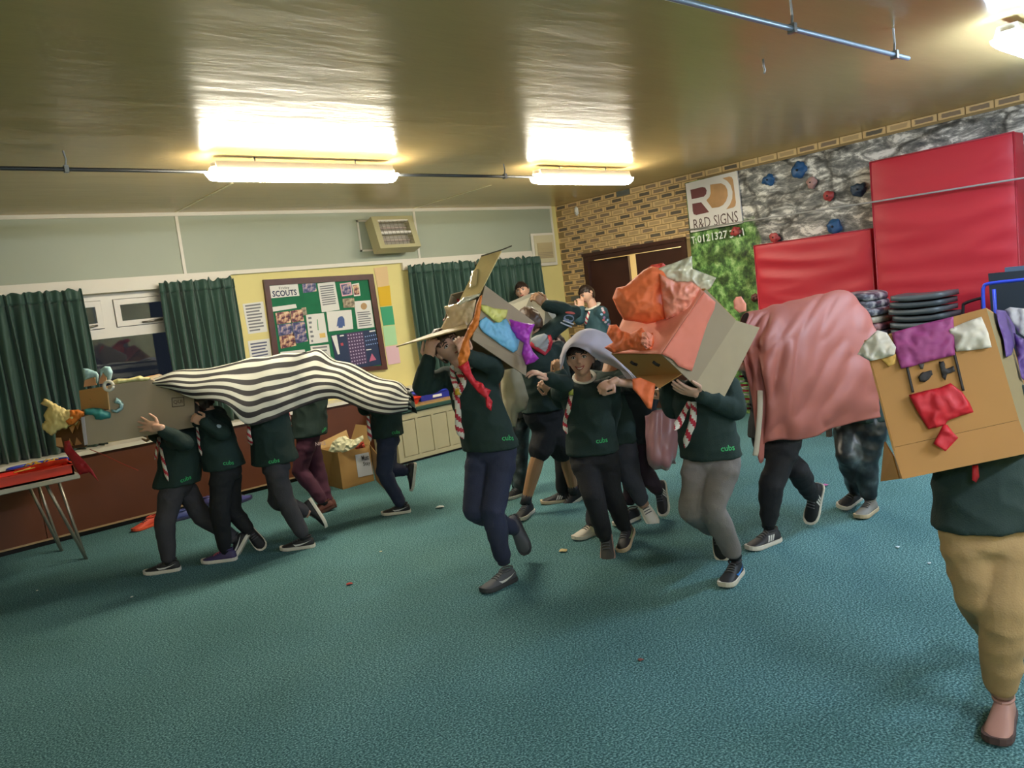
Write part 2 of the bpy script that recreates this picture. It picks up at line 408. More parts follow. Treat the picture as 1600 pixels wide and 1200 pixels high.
# double doors and frame
BRN = mat('brown_door_paint', '41251c', .38, noise_amt=.25, noise_scale=3, spec=.5)
d1 = thing('door_1', 'dark brown double doors, one leaf ajar, in brick wall', None, (0, (DY0+DY1)/2, 0), kind='structure')
bm = bmesh.new()
for a, c in (((-.02, DY0-.07, 0), (.12, DY0, DZ-.075)), ((-.02, DY1, 0), (.12, DY1+.07, DZ-.075)), ((-.02, DY1, DZ-.075), (.12, DY0, DZ-.001))): add_box(bm, a, c)
add_box(bm, (-.035, DY1-.01, DZ-.02), (-.0205, DY0+.01, DZ+.025))
bo('door_frame', bm, BRN, d1)
ym = (DY0+DY1)/2-.02
def leaf(yh, yl, ang):
    bm = bmesh.new(); w = yl-yh; s = 1 if w > 0 else -1
    add_box(bm, (0, min(0, w), .01), (.045, max(0, w), DZ-.085))
    bmesh.ops.rotate(bm, verts=bm.verts, cent=(0, 0, 0), matrix=Matrix.Rotation(ang, 3, 'Z')); bmesh.ops.translate(bm, verts=bm.verts, vec=(.03, yh, 0))
    return bo('door_leaf', bm, BRN, d1)
la = leaf(DY0-.075, ym+.19, math.radians(8)); lb = leaf(DY1+.075, ym-.005, 0)
box('kick_strip', (.024, ym-.1, .9), (.031, ym-.03, 1.15), mat('brushed_metal'), lb)
tube('handle', [Vector((.02, ym-.12, 1.0)), Vector((-.03, ym-.12, 1.02)), Vector((-.03, ym-.12, 1.2)), Vector((.02, ym-.12, 1.22))], .01, mat('brushed_metal'), lb, seg=8)
bm = bmesh.new(); add_box(bm, (.2, -3, -.1), (1.7, .6, -.0)); add_box(bm, (1.6, -3, 0), (1.7, .6, H)); add_box(bm, (.2, .5, 0), (1.6, .6, H)); add_box(bm, (.2, -3.1, 0), (1.6, -3, H)); add_box(bm, (.2, -3, H-.1), (1.6, .6, H))
tag(bo('wall_corridor', bm, mat('corridor_cream', 'd8c795', .6)), 'cream corridor beyond the doors', kind='structure')
L = bpy.data.lights.new('corridor_lamp', 'AREA'); L.energy = 22; L.size = .6; L.color = (1, .93, .8); lo = bpy.data.objects.new('corridor_lamp', L); COL.objects.link(lo); lo.location = (.9, -1.2, H-.15)
# radiator boxing below the window sill
rc = thing('radiator_cover', 'long low brown boxed radiator cover with white sill along the back wall', 'cabinet', (-5, -.14, 0))
RB = mat('brown_board', '5c2f18', .5, noise_amt=.22, noise_scale=1.6)
x = -10.3; 
while x < -.4:
    x2 = min(x+1.22, -.35); box('front_panel', (x+.003, -.27, .06), (x2-.003, -.25, .70), RB, rc); x = x2
box('kick_board', (-10.3, -.235, 0), (-.35, -.215, .07), mat('black_board', '1b1512', .7), rc)
box('edge_strip', (-10.3, -.278, .045), (-.35, -.25, .06), mat('strip_pale', 'a08462', .5), rc)
sl = box('sill', (-10.3, -.30, .70), (-.35, 0, .735), WHITE, rc)
# ------------------------------------------------------------------ fluorescent battens
def emis(name, col, s):
    return mat(name, col, .4, emit=s)
def batten(x0, x1, y, z, label, col, mirrorname, s):
    t = thing('ceiling_light', label, 'light', ((x0+x1)/2, y, z+.08), 'fluorescent battens')
    bm = bmesh.new()
    add_hex(bm, [Vector(q) for q in ((x0+.05, y-.07, z+.0125), (x1-.05, y-.07, z+.0125), (x1-.05, y+.07, z+.0125), (x0+.05, y+.07, z+.0125), (x0+.05, y-.05, z+.08), (x1-.05, y-.05, z+.08), (x1-.05, y+.05, z+.08), (x0+.05, y+.05, z+.08))])
    bo('body', bm, mat('batten_body', 'a8a49c', .4), t)
    bm = bmesh.new(); r = [(x0, 0), (x0+.03, 1), (x0+.10, 1.15), (x1-.10, 1.15), (x1-.03, 1), (x1, 0)]
    rings = []
    for xx, k in r:
        w = .05+.03*min(k, 1); h = .012+.045*k
        rings.append([bm.verts.new((xx, y+w*math.cos(a), z+.012-h*math.sin(a))) for a in [math.pi*i/8 for i in range(9)]])
    for i in range(len(rings)-1):
        for k in range(8): bm.faces.new((rings[i][k], rings[i][k+1], rings[i+1][k+1], rings[i+1][k]))
        bm.faces.new((rings[i][0], rings[i+1][0], rings[i+1][8], rings[i][8]))
    bm.faces.new(rings[0]); bm.faces.new(rings[-1][::-1])
    bo('diffuser', bm, emis(mirrorname, col, s), t, True)
    for xx in (x0+.35, x1-.35):
        tube('hanger', [Vector((xx, y, z+.08)), Vector((xx, y, H))], .006, mat('galvanised', '8d8f92', .4, .7), t, seg=6)
    for xx, d in ((x0, 1), (x1, -1)): box('end_cap', (xx+d*.03, y-.04, z+.012), (xx+d*.055, y+.04, z+.045), mat('batten_body'), t)
batten(-5.63, -4.13, -2.45, 2.68, 'long fluorescent light batten nearest the left window', 'fff6de', 'tube_warm', TUBE_POWER)
batten(-2.64, -1.29, -2.45, 2.68, 'fluorescent light batten near the brick wall corner', 'fff6de', 'tube_warm', TUBE_POWER)
batten(-2.68, -1.28, -6.3, 2.68, 'fluorescent light batten at top right beside the climbing wall', 'cbe4ff', 'tube_cool', TUBE_POWER*1.2)
batten(-5.8, -4.4, -9.2, 2.68, 'added unseen fill light batten behind the camera on the right', 'dce8ff', 'tube_fill_added', TUBE_POWER*1.5)  # unseen row of three battens, added as cool fill from the front
batten(-2.6, -1.2, -9.2, 2.68, 'added unseen fill light batten behind the camera by the brick wall', 'dce8ff', 'tube_fill_added', TUBE_POWER*1.5)
batten(-9.2, -7.8, -9.2, 2.68, 'added unseen fill light batten behind the camera on the left', 'dce8ff', 'tube_fill_added', TUBE_POWER*1.5)
# conduits
def conduit(x0, x1, y, z, hang, label, m):
    t = thing('conduit', label, 'pipe', ((x0+x1)/2, y, z), 'ceiling conduits')
    tube('pipe', [Vector((x0, y, z)), Vector(((x0+x1)/2, y, z)), Vector((x1, y, z))], .0125, m, t, seg=10)
    for x in hang:
        bm = bmesh.new(); add_box(bm, (x-.012, y-.018, z-.02), (x+.012, y+.018, z+.022)); add_tube(bm, [Vector((x, y, z+.02)), Vector((x+.008, y, z+.06)), Vector((x, y, H))], .006, 6)
        bo('bracket', bm, mat('galvanised'), t)
CD = mat('conduit_dark', '45484c', .4, .5); CL = mat('conduit_blue', '8fa3b5', .35, .6)
conduit(-9.0, -5.64, -2.47, 2.69, (-6.48, -7.9), 'dark steel conduit left of the long fluorescent light', CD)
conduit(-4.12, -2.65, -2.47, 2.69, (-3.0,), 'dark steel conduit between the two fluorescent lights', CD)
conduit(-8.2, -2.97, -5.92, 2.66, (-4.19, -3.14, -6.6), 'pale blue grey steel conduit at the top right of the ceiling', CL)
tube('ceiling_hook', [Vector((-3.4, -5.3, 2.8)), Vector((-3.4, -5.3, 2.76)), Vector((-3.39, -5.3, 2.74)), Vector((-3.4, -5.3, 2.72))], .006, mat('galvanised'), None, seg=6)
tag(bpy.data.objects['ceiling_hook'], 'small metal hook hanging below the bare end of the pale conduit', 'hook')
# ------------------------------------------------------------------ curtains
m, nt, b = nodes_mat('curtain_green'); b.inputs['Base Color'].default_value = (*lin('2b4a3e'), 1); b.inputs['Roughness'].default_value = .6; b.inputs['Sheen Weight'].default_value = .25
def curtain(x0, x1, ztop, zbot, label, folds, seed, dx=0):
    t = thing('curtain', label, 'curtain', ((x0+x1)/2, -.12, zbot), 'green pleated curtains')
    nu = folds*12+1; rr = random.Random(seed); ph = [rr.uniform(-.5, .5) for _ in range(folds+2)]; am = [rr.uniform(.6, 1.15) for _ in range(folds+2)]
    def surf(name, za, zb, amp, nv, yo, rag=0):
        V = []; F = []
        for i in range(nu):
            s = i/(nu-1)
            for j in range(nv):
                w = j/(nv-1); z = za+(zb-za)*w; f = s*folds; k = int(f); a = am[k]*(1-(f-k))+am[k+1]*(f-k); p = ph[k]*(1-(f-k))+ph[k+1]*(f-k)
                A = amp*a*(.55+.45*(ztop-z)/(ztop-zbot)*1.6)
                y = -.115+yo-A*math.sin(2*math.pi*(f+p*.25*(ztop-z)))-.012*math.sin(7.3*s*folds/3+z*2)
                V.append((x0+(x1-x0)*s+.012*math.sin(f*2*math.pi*.5+z*3)+dx*(ztop-z), y, z+(rag*noise.noise((s*folds*1.7, seed, 0)) if j == 0 else 0)))
        for i in range(nu-1):
            for j in range(nv-1): F.append((i*nv+j, (i+1)*nv+j, (i+1)*nv+j+1, i*nv+j+1))
        o = mo(name, V, F, MATS['curtain_green'], t, True); mod(o, 'SOLIDIFY', thickness=.004, offset=0)
    surf('drop', ztop-.09, zbot, .044, 14, 0)
    surf('heading', ztop, ztop-.10, .030, 5, -.006, .045)
curtain(-7.55, -6.02, 2.135, .738, 'dark green curtain at the far left of the window', 21, 1)
curtain(-5.37, -4.66, 2.14, .738, 'dark green curtain between the window and the notice board', 11, 2)
curtain(-2.60, -1.62, 2.135, .738, 'dark green closed curtain behind the raised cardboard flap', 14, 4)
curtain(-1.58, -.50, 2.13, .738, 'dark green closed curtain behind the boy by the corner', 15, 5)
# ------------------------------------------------------------------ heater, vent, sensor
t = thing('wall_heater', 'cream twin bar electric wall heater tilted down on sage panel', 'heater', (-2.75, -.1, 2.5))
bk = bmesh.new()
for a, c in (((-3.14, -.032, 2.33), (-3.12, -.018, 2.68)), ((-3.14, -.032, 2.66), (-2.72, -.018, 2.68)), ((-3.14, -.032, 2.33), (-2.9, -.018, 2.35))): add_box(bk, a, c)
bo('wall_frame', bk, WHITE, t)
HM = mat('heater_cream', 'aca57f', .4)
hc = Vector((-2.80, -.20, 2.48)); A = math.radians(-17)
def hp(x, y, z): return hc+Vector((x, y*math.cos(A)-z*math.sin(A), y*math.sin(A)+z*math.cos(A)))
def hbox(bm, a, c): add_hex(bm, [hp(*q) for q in ((a[0], a[1], a[2]), (c[0], a[1], a[2]), (c[0], c[1], a[2]), (a[0], c[1], a[2]), (a[0], a[1], c[2]), (c[0], a[1], c[2]), (c[0], c[1], c[2]), (a[0], c[1], c[2]))])
bm = bmesh.new()
for q in (((-.27, -.09, -.19), (-.20, .07, .19)), ((.20, -.09, -.19), (.27, .07, .19)), ((-.2, -.09, .15), (.2, .07, .19)), ((-.2, -.09, -.19), (.2, .07, -.15)), ((-.2, .03, -.15), (.2, .07, .15))): hbox(bm, *q)
bo('casing', bm, HM, t)
bm = bmesh.new(); hbox(bm, (-.2, .0, .01), (.2, .02, .145)); hbox(bm, (-.2, .0, -.145), (.2, .02, -.01)); bo('reflector', bm, mat('polished_steel', 'd8d2c8', .25, .6), t)
bm = bmesh.new(); hbox(bm, (-.2, -.08, -.012), (.2, -.05, .012)); hbox(bm, (-.2, -.085, .135), (.2, -.06, .15)); bo('divider', bm, mat('heater_bar', 'd8d4cc', .35), t)
for z in (.075, -.075): tube('element', [hp(-.19, -.02, z), hp(0, -.02, z), hp(.19, -.02, z)], .010, mat('element_quartz', 'b9a9a0', .4), t, seg=8)
bm = bmesh.new()
for x in [-.16+.053*i for i in range(7)]: add_tube(bm, [hp(x, -.082, -.15), hp(x, -.082, .15)], .0025, 5)
for z in (.115, .075, .04, -.04, -.075, -.115): add_tube(bm, [hp(-.2, -.082, z), hp(.2, -.082, z)], .0025, 5)
bo('guard', bm, mat('guard_wire', '8a8276', .4, .6), t)
tube('bracket', [hp(0, .05, 0), Vector((-2.8, -.02, 2.52))], .025, HM, t, seg=8)
t = thing('air_vent', 'small cream wall vent in white frame by the brick corner', 'vent', (-.33, -.03, 2.0))
box('frame', (-.56, -.05, 2.0), (-.12, -.036, 2.44), WHITE, t, .004)
box('face', (-.52, -.062, 2.04), (-.16, -.05, 2.41), CREAM, t, .004)
box('recess', (-.48, -.066, 2.10), (-.2, -.062, 2.31), mat('vent_beige', 'b7a67e', .5), t)
for k in range(9): box('louvre', (-.475, -.072, 2.105+.021*k), (-.205, -.066, 2.117+.021*k), mat('vent_grey', '9b8e72', .5) if k < 4 else mat('vent_beige'), t)
t = thing('alarm_sensor', 'small white alarm sensor high on the brick wall', 'sensor', (-.03, -.42, 2.6))
bm = bmesh.new(); add_box(bm, (-.05, -.455, 2.61), (-.009, -.385, 2.73)); bmesh.ops.bevel(bm, geom=bm.edges[:], offset=.018, segments=3, affect='EDGES'); bo('housing', bm, mat('sensor_white', 'e6e2da', .35), t, True)
add = bmesh.new(); add_ball(add, (-.05, -.42, 2.65), .012, sub=2); bo('lens', add, mat('sensor_lens', 'b9b4aa', .2), t, True)
# ------------------------------------------------------------------ notice board and papers on the back wall
Y1, Y2 = -.035, -.03
nb_ = thing('notice_board', 'green felt notice board in brown wooden frame on yellow wall', 'board', (-3.66, -.02, .93))
fq = [(412, 437), (583, 428), (606, 577), (432, 592)]
inner = [(421, 446), (576, 437), (597, 571), (440, 584)]
def wallpoly(name, px, y, th, m, parent=None):
    p = [onk(u, v, 1, y) for u, v in px]; n = (p[1]-p[0]).cross(p[2]-p[0])
    if n.y > 0: p = p[::-1]
    return plate(name, p, th, m, parent)
wallpoly('felt', inner, -.022, .02, mat('green_felt', '1c6b48', .9, noise_amt=.1), nb_)
FB = mat('frame_brown', '4e2a20', .45, noise_amt=.2, noise_scale=10)
for i in range(4):
    j = (i+1) % 4; wallpoly('frame_rail', [fq[i], fq[j], inner[j], inner[i]], -.04, .04, FB, nb_)
PW = mat('paper_white', 'd8d6d0', .7); INK = mat('ink_grey', '77777a', .8); NAVY = mat('ink_navy', '252c50', .7)
def bilin(q, s, t_):
    a = Vector(q[0]).lerp(Vector(q[1]), s); b_ = Vector(q[3]).lerp(Vector(q[2]), s); return a.lerp(b_, t_)
def notice(name, px, label, m=PW, cat='notice', lines=0, y=-.028, group=None, line_m=None, top=.12, bot=.9, x0=.1, x1=.9):
    o = wallpoly(name, px, y, .003, m); tag(o, label, cat, group)
    if lines:
        V = []; F = []; rr = random.Random(len(label))
        for k in range(lines):
            tt = top+(bot-top)*k/max(1, lines-1); e = x1-(rr.uniform(0, .3) if k % 3 == 2 else rr.uniform(0, .06)); h = .5*(bot-top)/max(4, lines)*.55
            q = [bilin(px, x0, tt-h), bilin(px, e, tt-h), bilin(px, e, tt+h), bilin(px, x0, tt+h)]
            n = len(V); V += [onk(w[0], w[1], 1, y-.0008) for w in q]; F.append((n+3, n+2, n+1, n))
        tag(mo('print', V, F, line_m or INK, o), kind='stuff')
    return o
def patch(o, px, m, y, name='print'):
    V = [onk(u, v, 1, y) for u, v in px]; return mo(name, V, [tuple(range(len(V)))[::-1]], m, o)
def wtext(o, s, u0, v0, u1, v1, h, m, y, bold=0):
    a = onk(u0, v0, 1, y); b_ = onk(u1, v1, 1, y); xa = (b_-a).normalized(); ya = Vector((0, -1, 0)).cross(xa)*-1
    if ya.z < 0: ya = -ya
    return text_on('lettering', s, (a+b_)/2, xa, ya, (b_-a).length, m, o, .0008, bold, h)
o = notice('title_card', [(421, 447), (465, 443), (468, 462), (424, 466)], 'white title card reading Friday SCOUTS at board top left')
wtext(o, 'Friday', 436, 451, 452, 449.5, .035, mat('ink_black', '2c2a2e', .8), -.0285)
wtext(o, 'SCOUTS', 425.5, 459.5, 463.5, 456.5, .062, NAVY, -.0285, .025)
# photographs with their own colours
def photo_mat(name, stops, scale=14):
    m, nt, b = nodes_mat(name); tc = nn(nt, 'ShaderNodeTexCoord'); n = nn(nt, 'ShaderNodeTexNoise', Scale=scale, Detail=3); nt.links.new(tc.outputs['Object'], n.inputs['Vector'])
    r = ramp(nt, n.outputs['Fac'], stops); nt.links.new(r.outputs[0], b.inputs['Base Color']); b.inputs['Roughness'].default_value = .35; return m
PH = [photo_mat('photo_print_warm', [(.32, '2a1c24'), (.45, '6b2f38'), (.52, 'b98a68'), (.66, 'e0c8a0')], 24), photo_mat('photo_print_blue', [(.3, '1c2030'), (.45, '3a3f70'), (.55, '8a7a92'), (.68, 'd8b894')], 24),
      photo_mat('photo_print_sepia', [(.3, '4a4032'), (.5, '8e7f66'), (.7, 'c8b898')], 30)]
G1 = 'photographs pinned on the notice board'
for i, (px, k, lab) in enumerate([([(430, 489), (452, 486), (455, 504), (433, 507)], 0, 'upper left photograph of the cluster on the notice board'), ([(453, 486), (472, 483), (475, 501), (456, 504)], 0, 'upper right photograph of the cluster on the notice board'),
        ([(433, 508), (455, 505), (458, 523), (436, 526)], 1, 'middle left photograph of the cluster on the notice board'), ([(456, 505), (476, 502), (479, 520), (459, 523)], 1, 'middle right photograph of the cluster on the notice board'),
        ([(436, 525), (459, 521), (463, 540), (439, 545)], 0, 'lower left photograph of the cluster on the notice board'), ([(460, 522), (478, 519), (481, 533), (463, 537)], 1, 'lower right photograph of the cluster on the notice board'),
        ([(472, 444), (493, 442), (495, 455), (474, 458)], 1, 'group photograph right of the white title card'), ([(533, 445), (547, 443), (549, 459), (536, 461)], 1, 'portrait photograph with pink border at board top right'),
        ([(551, 446), (560, 444), (562, 460), (554, 461)], 0, 'small dark portrait photograph beside the pink bordered one'), ([(535, 467), (553, 465), (555, 480), (537, 481)], 2, 'sepia photograph below the two portraits'), ([(471, 481), (478, 480), (480, 492), (473, 493)], 2, 'tiny photograph above the tall notice on the board')]):
    if i in (7, 8):
        c = sum((Vector(p) for p in px), Vector((0, 0)))/4
        f = notice('photo_frame', [tuple(c+(Vector(p)-c)*1.25) for p in px], lab.replace('photograph', 'mount')+', paper mount', mat('pink_mount', 'd9a9b4', .7) if i == 7 else PW, 'mount', y=-.026)
    o = wallpoly('photograph', px, -.0285, .003, PH[k]); tag(o, lab, 'photograph', G1)
notice('label_strip', [(425, 480), (462, 475), (464, 481), (427, 487)], 'narrow white caption strip above the photograph cluster', lines=1, top=.5, bot=.5)
notice('label_strip', [(438, 550), (476, 546), (478, 553), (440, 560)], 'narrow white caption strip at board bottom left', lines=1, top=.5, bot=.5)
notice('notice', [(496, 443), (523, 440), (531, 484), (503, 488)], 'white typed notice at the top middle of the board', lines=9, bot=.75)
o = notice('notice', [(478, 492), (506, 489), (513, 534), (484, 538)], 'white notice with yellow block beside the photograph cluster', lines=6, x1=.3)
patch(o, [(499, 521), (508, 520), (509, 527), (500, 528)], mat('print_yellow', 'd8b66a', .8), -.0285); patch(o, [(495, 499), (496.5, 499), (498, 516), (496.5, 516)], mat('print_green', '5c9a6a', .8), -.0285)
o = notice('notice', [(510, 487), (549, 484), (552, 514), (514, 518)], 'white notice with blue uniform drawing in board middle', lines=1, top=.08, bot=.08, x1=.4)
patch(o, [(528, 497), (531, 494.5), (535, 494), (538, 498), (539, 510), (536, 509), (535.5, 512), (529, 512.5), (528.5, 509), (526, 510.5)], mat('print_blue', '4a5f90', .8), -.0285)
o = notice('notice', [(553, 471), (579, 469), (585, 511), (559, 514)], 'white certificate with round gold crest at board right', lines=7, top=.42)
cx, cy = 568.5, 478.5; patch(o, [(cx+5*math.cos(a), cy+5.4*math.sin(a)) for a in [i*math.pi/6 for i in range(12)]], mat('print_gold', 'b08c60', .6), -.0285)
notice('notice', [(485, 541), (514, 538), (518, 566), (489, 569)], 'white notice at board bottom middle above the striped sheet', lines=5)
o = notice('badge_chart', [(517, 524), (586, 514), (597, 569), (527, 581)], 'navy blue badge chart poster at the board lower right', mat('chart_navy', '1b2c4c', .5), 'poster')
def dots(q, nx, ny, r, m):
    V = []; F = []
    for i in range(nx):
        for j in range(ny):
            c = bilin(q, i/(nx-1), j/(ny-1)); n = len(V); V += [onk(c[0]+r*math.cos(a), c[1]+r*math.sin(a), 1, -.0292) for a in [k*math.pi/3 for k in range(6)]]; F.append(tuple(range(n, n+6))[::-1])
    tag(mo('print', V, F, m, o), kind='stuff')
patch(o, [(541, 521), (567, 518), (574, 567), (549, 572)], mat('chart_purple', '4a3558', .6), -.0286)
dots([(544, 524), (565, 521), (571, 566), (551, 570)], 6, 10, 1.15, mat('print_pale', 'b9a7c0', .7)); dots([(571, 526), (587, 523), (590, 536), (573, 539)], 6, 3, 1.0, mat('print_ltblue', '8fa6d8', .7))
patch(o, [(581, 552), (588, 562), (577, 565)], mat('print_pink', 'b8607c', .7), -.029)
for px in ([(518, 525), (526, 523.5), (531, 553), (528, 554)], [(531, 524), (537, 523), (537.5, 525), (531, 526)], [(577, 517), (586, 515.5), (586.5, 517.5), (577.5, 519)], [(572, 546), (580, 545), (580.5, 546.5), (572.5, 547.6)]): patch(o, px, PW, -.0288)
patch(o, [(532, 536), (536, 535.5), (537, 540), (533, 540.5)], mat('print_red', 'a8404c', .7), -.0288)
notice('notice', [(379, 475), (411, 471), (418, 518), (388, 522)], 'upper white typed notice on yellow wall left of board', lines=9, y=-.004, top=.08)
notice('notice', [(387, 533), (421, 529), (426, 570), (394, 578)], 'lower white typed notice on yellow wall left of board', lines=8, y=-.004, line_m=mat('ink_slate', '5a5f78', .8))
for px, c, nm in (([(584, 419), (605, 416), (608, 446), (590, 449)], 'd9b98a', 'peach'), ([(590, 449), (609, 446), (612, 477), (594, 479)], 'd8ae24', 'bright yellow'), ([(594, 480), (613, 478), (617, 507), (599, 509)], '3d9a70', 'dark green'), ([(598, 510), (617, 508), (621, 538), (602, 541)], 'a9d3a0', 'pale green'), ([(602, 542), (622, 539), (626, 567), (607, 570)], 'd9b3ba', 'pale pink')):
    notice('coloured_paper', px, nm+' paper sheet in the column right of the board', mat('paper_'+nm.replace(' ', '_'), c, .75), 'paper', y=-.006, group='coloured papers beside the notice board')
# ------------------------------------------------------------------ climbing wall mural
def mural():
    t = thing('climbing_wall', 'climbing wall board printed with grey rock and green foliage', 'climbing wall', (-.03, -5.5, 0))
    y0, y1, z0, z1 = -2.195, -8.6, .0, 2.705; ny, nz = 170, 74
    V = []; F = []
    for i in range(ny+1):
        for j in range(nz+1):
            y = y0+(y1-y0)*i/ny; z = z0+(z1-z0)*j/nz
            rock = 1/(1+math.exp(-((-y-2.95)*9+(z-2.0)*3+noise.noise((y*3, z*3, 1))*2.0)))
            a = noise.noise((y*1.6+5, z*2.6-y*.8, 0)); b = noise.noise((y*5, z*9-y*2.5, 3))
            d = .012+rock*(.018*(1-2*abs(a))+.012*(1-2*abs(b)))
            if i in (0, ny) or j in (0, nz): d = .012
            V.append((-.004-max(.004, d), y, z))
    for i in range(ny):
        for j in range(nz):
            q = i*(nz+1)+j; F.append((q, q+1, q+nz+2, q+nz+1))
    m, nt, b = nodes_mat('rock_print'); tc = nn(nt, 'ShaderNodeTexCoord'); sp = nn(nt, 'ShaderNodeSeparateXYZ'); nt.links.new(tc.outputs['Object'], sp.inputs[0])
    def mth(op, a, c=0, clamp=False):
        q = nn(nt, 'ShaderNodeMath', operation=op); q.use_clamp = clamp
        for i, s in enumerate((a, c)):
            if isinstance(s, (int, float)): q.inputs[i].default_value = s
            else: nt.links.new(s, q.inputs[i])
        return q.outputs[0]
    mp = nn(nt, 'ShaderNodeMapping'); mp.inputs['Rotation'].default_value = (math.radians(25), 0, 0); mp.inputs['Scale'].default_value = (1, 1, 2.4); nt.links.new(tc.outputs['Object'], mp.inputs['Vector'])
    n1 = nn(nt, 'ShaderNodeTexNoise', Scale=4.4, Detail=10, Roughness=.72, Distortion=.5); nt.links.new(mp.outputs[0], n1.inputs['Vector'])
    v1 = nn(nt, 'ShaderNodeTexVoronoi', Scale=1.15, feature='DISTANCE_TO_EDGE'); 
    wp = nn(nt, 'ShaderNodeVectorMath', operation='ADD'); n3 = nn(nt, 'ShaderNodeTexNoise', Scale=3, Detail=4); nt.links.new(tc.outputs['Object'], n3.inputs['Vector'])
    sc = nn(nt, 'ShaderNodeVectorMath', operation='SCALE'); sc.inputs['Scale'].default_value = .5; nt.links.new(n3.outputs['Color'], sc.inputs[0]); nt.links.new(mp.outputs[0], wp.inputs[0]); nt.links.new(sc.outputs[0], wp.inputs[1]); nt.links.new(wp.outputs[0], v1.inputs['Vector'])
    rk = ramp(nt, n1.outputs['Fac'], [(.34, '333438'), (.44, '62625f'), (.52, '8f8c86'), (.585, 'dcd8d0')])
    cr = ramp(nt, v1.outputs['Distance'], [(.0, '4a4744'), (.02, '9c9a94'), (.05, 'ffffff')])
    mx = nn(nt, 'ShaderNodeMix', data_type='RGBA', blend_type='MULTIPLY'); mx.inputs['Factor'].default_value = .85; nt.links.new(rk.outputs[0], mx.inputs['A']); nt.links.new(cr.outputs[0], mx.inputs['B'])
    # smooth grey top band and paler left rocks
    fol = nn(nt, 'ShaderNodeTexNoise', Scale=11, Detail=8, Roughness=.72); nt.links.new(tc.outputs['Object'], fol.inputs['Vector'])
    fr = ramp(nt, fol.outputs['Fac'], [(.33, '22331c'), (.45, '456a34'), (.54, '74a052'), (.66, 'b4d08e')])
    bigf = nn(nt, 'ShaderNodeTexNoise', Scale=4, Detail=4); nt.links.new(tc.outputs['Object'], bigf.inputs['Vector'])
    br = ramp(nt, bigf.outputs['Fac'], [(.46, 'ffffff'), (.58, '8a8464')])
    mf = nn(nt, 'ShaderNodeMix', data_type='RGBA', blend_type='MULTIPLY'); mf.inputs['Factor'].default_value = .8; nt.links.new(fr.outputs[0], mf.inputs['A']); nt.links.new(br.outputs[0], mf.inputs['B'])
    # object origin sits at y=-5.5, z=0
    yy = mth('ADD', sp.outputs['Y'], -5.5); k = mth('ADD', mth('MULTIPLY', mth('SUBTRACT', mth('MULTIPLY', yy, -1), 2.98), 7), mth('MULTIPLY', mth('SUBTRACT', sp.outputs['Z'], 2.02), 4))
    k = mth('ADD', k, mth('MULTIPLY', mth('SUBTRACT', n3.outputs['Fac'], .5), 6)); fac = mth('ADD', mth('MULTIPLY', k, 1.6), .5, True)
    mm = nn(nt, 'ShaderNodeMix', data_type='RGBA'); nt.links.new(fac, mm.inputs['Factor']); nt.links.new(mf.outputs['Result'], mm.inputs['A']); nt.links.new(mx.outputs['Result'], mm.inputs['B']); nt.links.new(mm.outputs['Result'], b.inputs['Base Color'])
    b.inputs['Roughness'].default_value = .55
    o = mo('rock_panel', V, F, m, t, True)
    box('backing', (-.004, y0, z0), (-.001, y1, z1), mat('board_edge', '2f3a2c', .7), t)
    return t
cw = mural()
sg = thing('sign', 'white square sign with maroon and gold emblem reading R&D SIGNS', 'sign', (-.05, -2.54, 2.14))
SX = -.052
def sp_(px, m, name, x=SX-.0015): return mo(name, [onk(u, v, 0, x) for u, v in px], [tuple(range(len(px)))[::-1]], m, sg)
q = [onk(u, v, 0, SX) for u, v in ((1071, 287), (1151, 267), (1160, 348.5), (1079, 363.5))]
n = (q[1]-q[0]).cross(q[2]-q[0])
plate('panel', q if n.x < 0 else q[::-1], .018, mat('sign_white', 'd9d3cd', .4), sg)
def cr(px): return [(1060+x/8.57, 260+y/8.57) for x, y in px]
MAR = mat('sign_maroon', '6e3b3c', .5); GLD = mat('sign_gold', 'b98c5c', .45, noise_amt=.2, noise_scale=6); BR2 = mat('sign_brown_ink', '55403c', .6)
sp_(cr([(160, 315), (320, 275), (360, 285), (378, 320), (372, 370), (340, 405), (178, 440)]), MAR, 'emblem_letter')
sp_(cr([(185, 500), (305, 480), (412, 612), (240, 652), (205, 640), (192, 600)]), MAR, 'emblem_letter')
sp_(cr([(425, 245), (570, 225), (625, 255), (655, 310), (662, 390), (640, 460), (600, 515), (545, 545), (450, 558), (375, 455), (415, 410), (432, 360)]), GLD, 'emblem_disc')
sp_(cr([(590, 158), (680, 135), (715, 145), (732, 180), (770, 480), (762, 530), (735, 550), (640, 575), (690, 510), (722, 430), (725, 340), (700, 250), (655, 195)]), GLD, 'emblem_crescent')
def xtext(s, a, b_, h, m, parent, x, bold=0):
    p = onk(a[0], a[1], 0, x); q_ = onk(b_[0], b_[1], 0, x); xa = Vector((0, q_.y-p.y, 0)).normalized(); xa = (q_-p).normalized()
    ya = (ZU-xa*ZU.dot(xa)).normalized()
    return text_on('lettering', s, (p+q_)/2, xa, ya, (q_-p).length, m, parent, .0015, bold, h)
xtext('R&D', (1084, 351.5), (1110, 346), .12, BR2, sg, SX)
xtext('SIGNS', (1115.5, 345), (1153, 337.5), .12, BR2, sg, SX)
PWH = mat('print_white', 'd8dcd4', .6)
for s_, a, b_ in (('T:', (1080.5, 376), (1088, 374.5)), ('0121', (1090, 374), (1114, 369.5)), ('327', (1117, 369), (1136.5, 365.5)), ('3', (1140, 366), (1146, 365)), ('41', (1150, 365), (1162, 361.5))):
    xtext(s_, a, b_, .085, PWH, cw, -.05, .01)
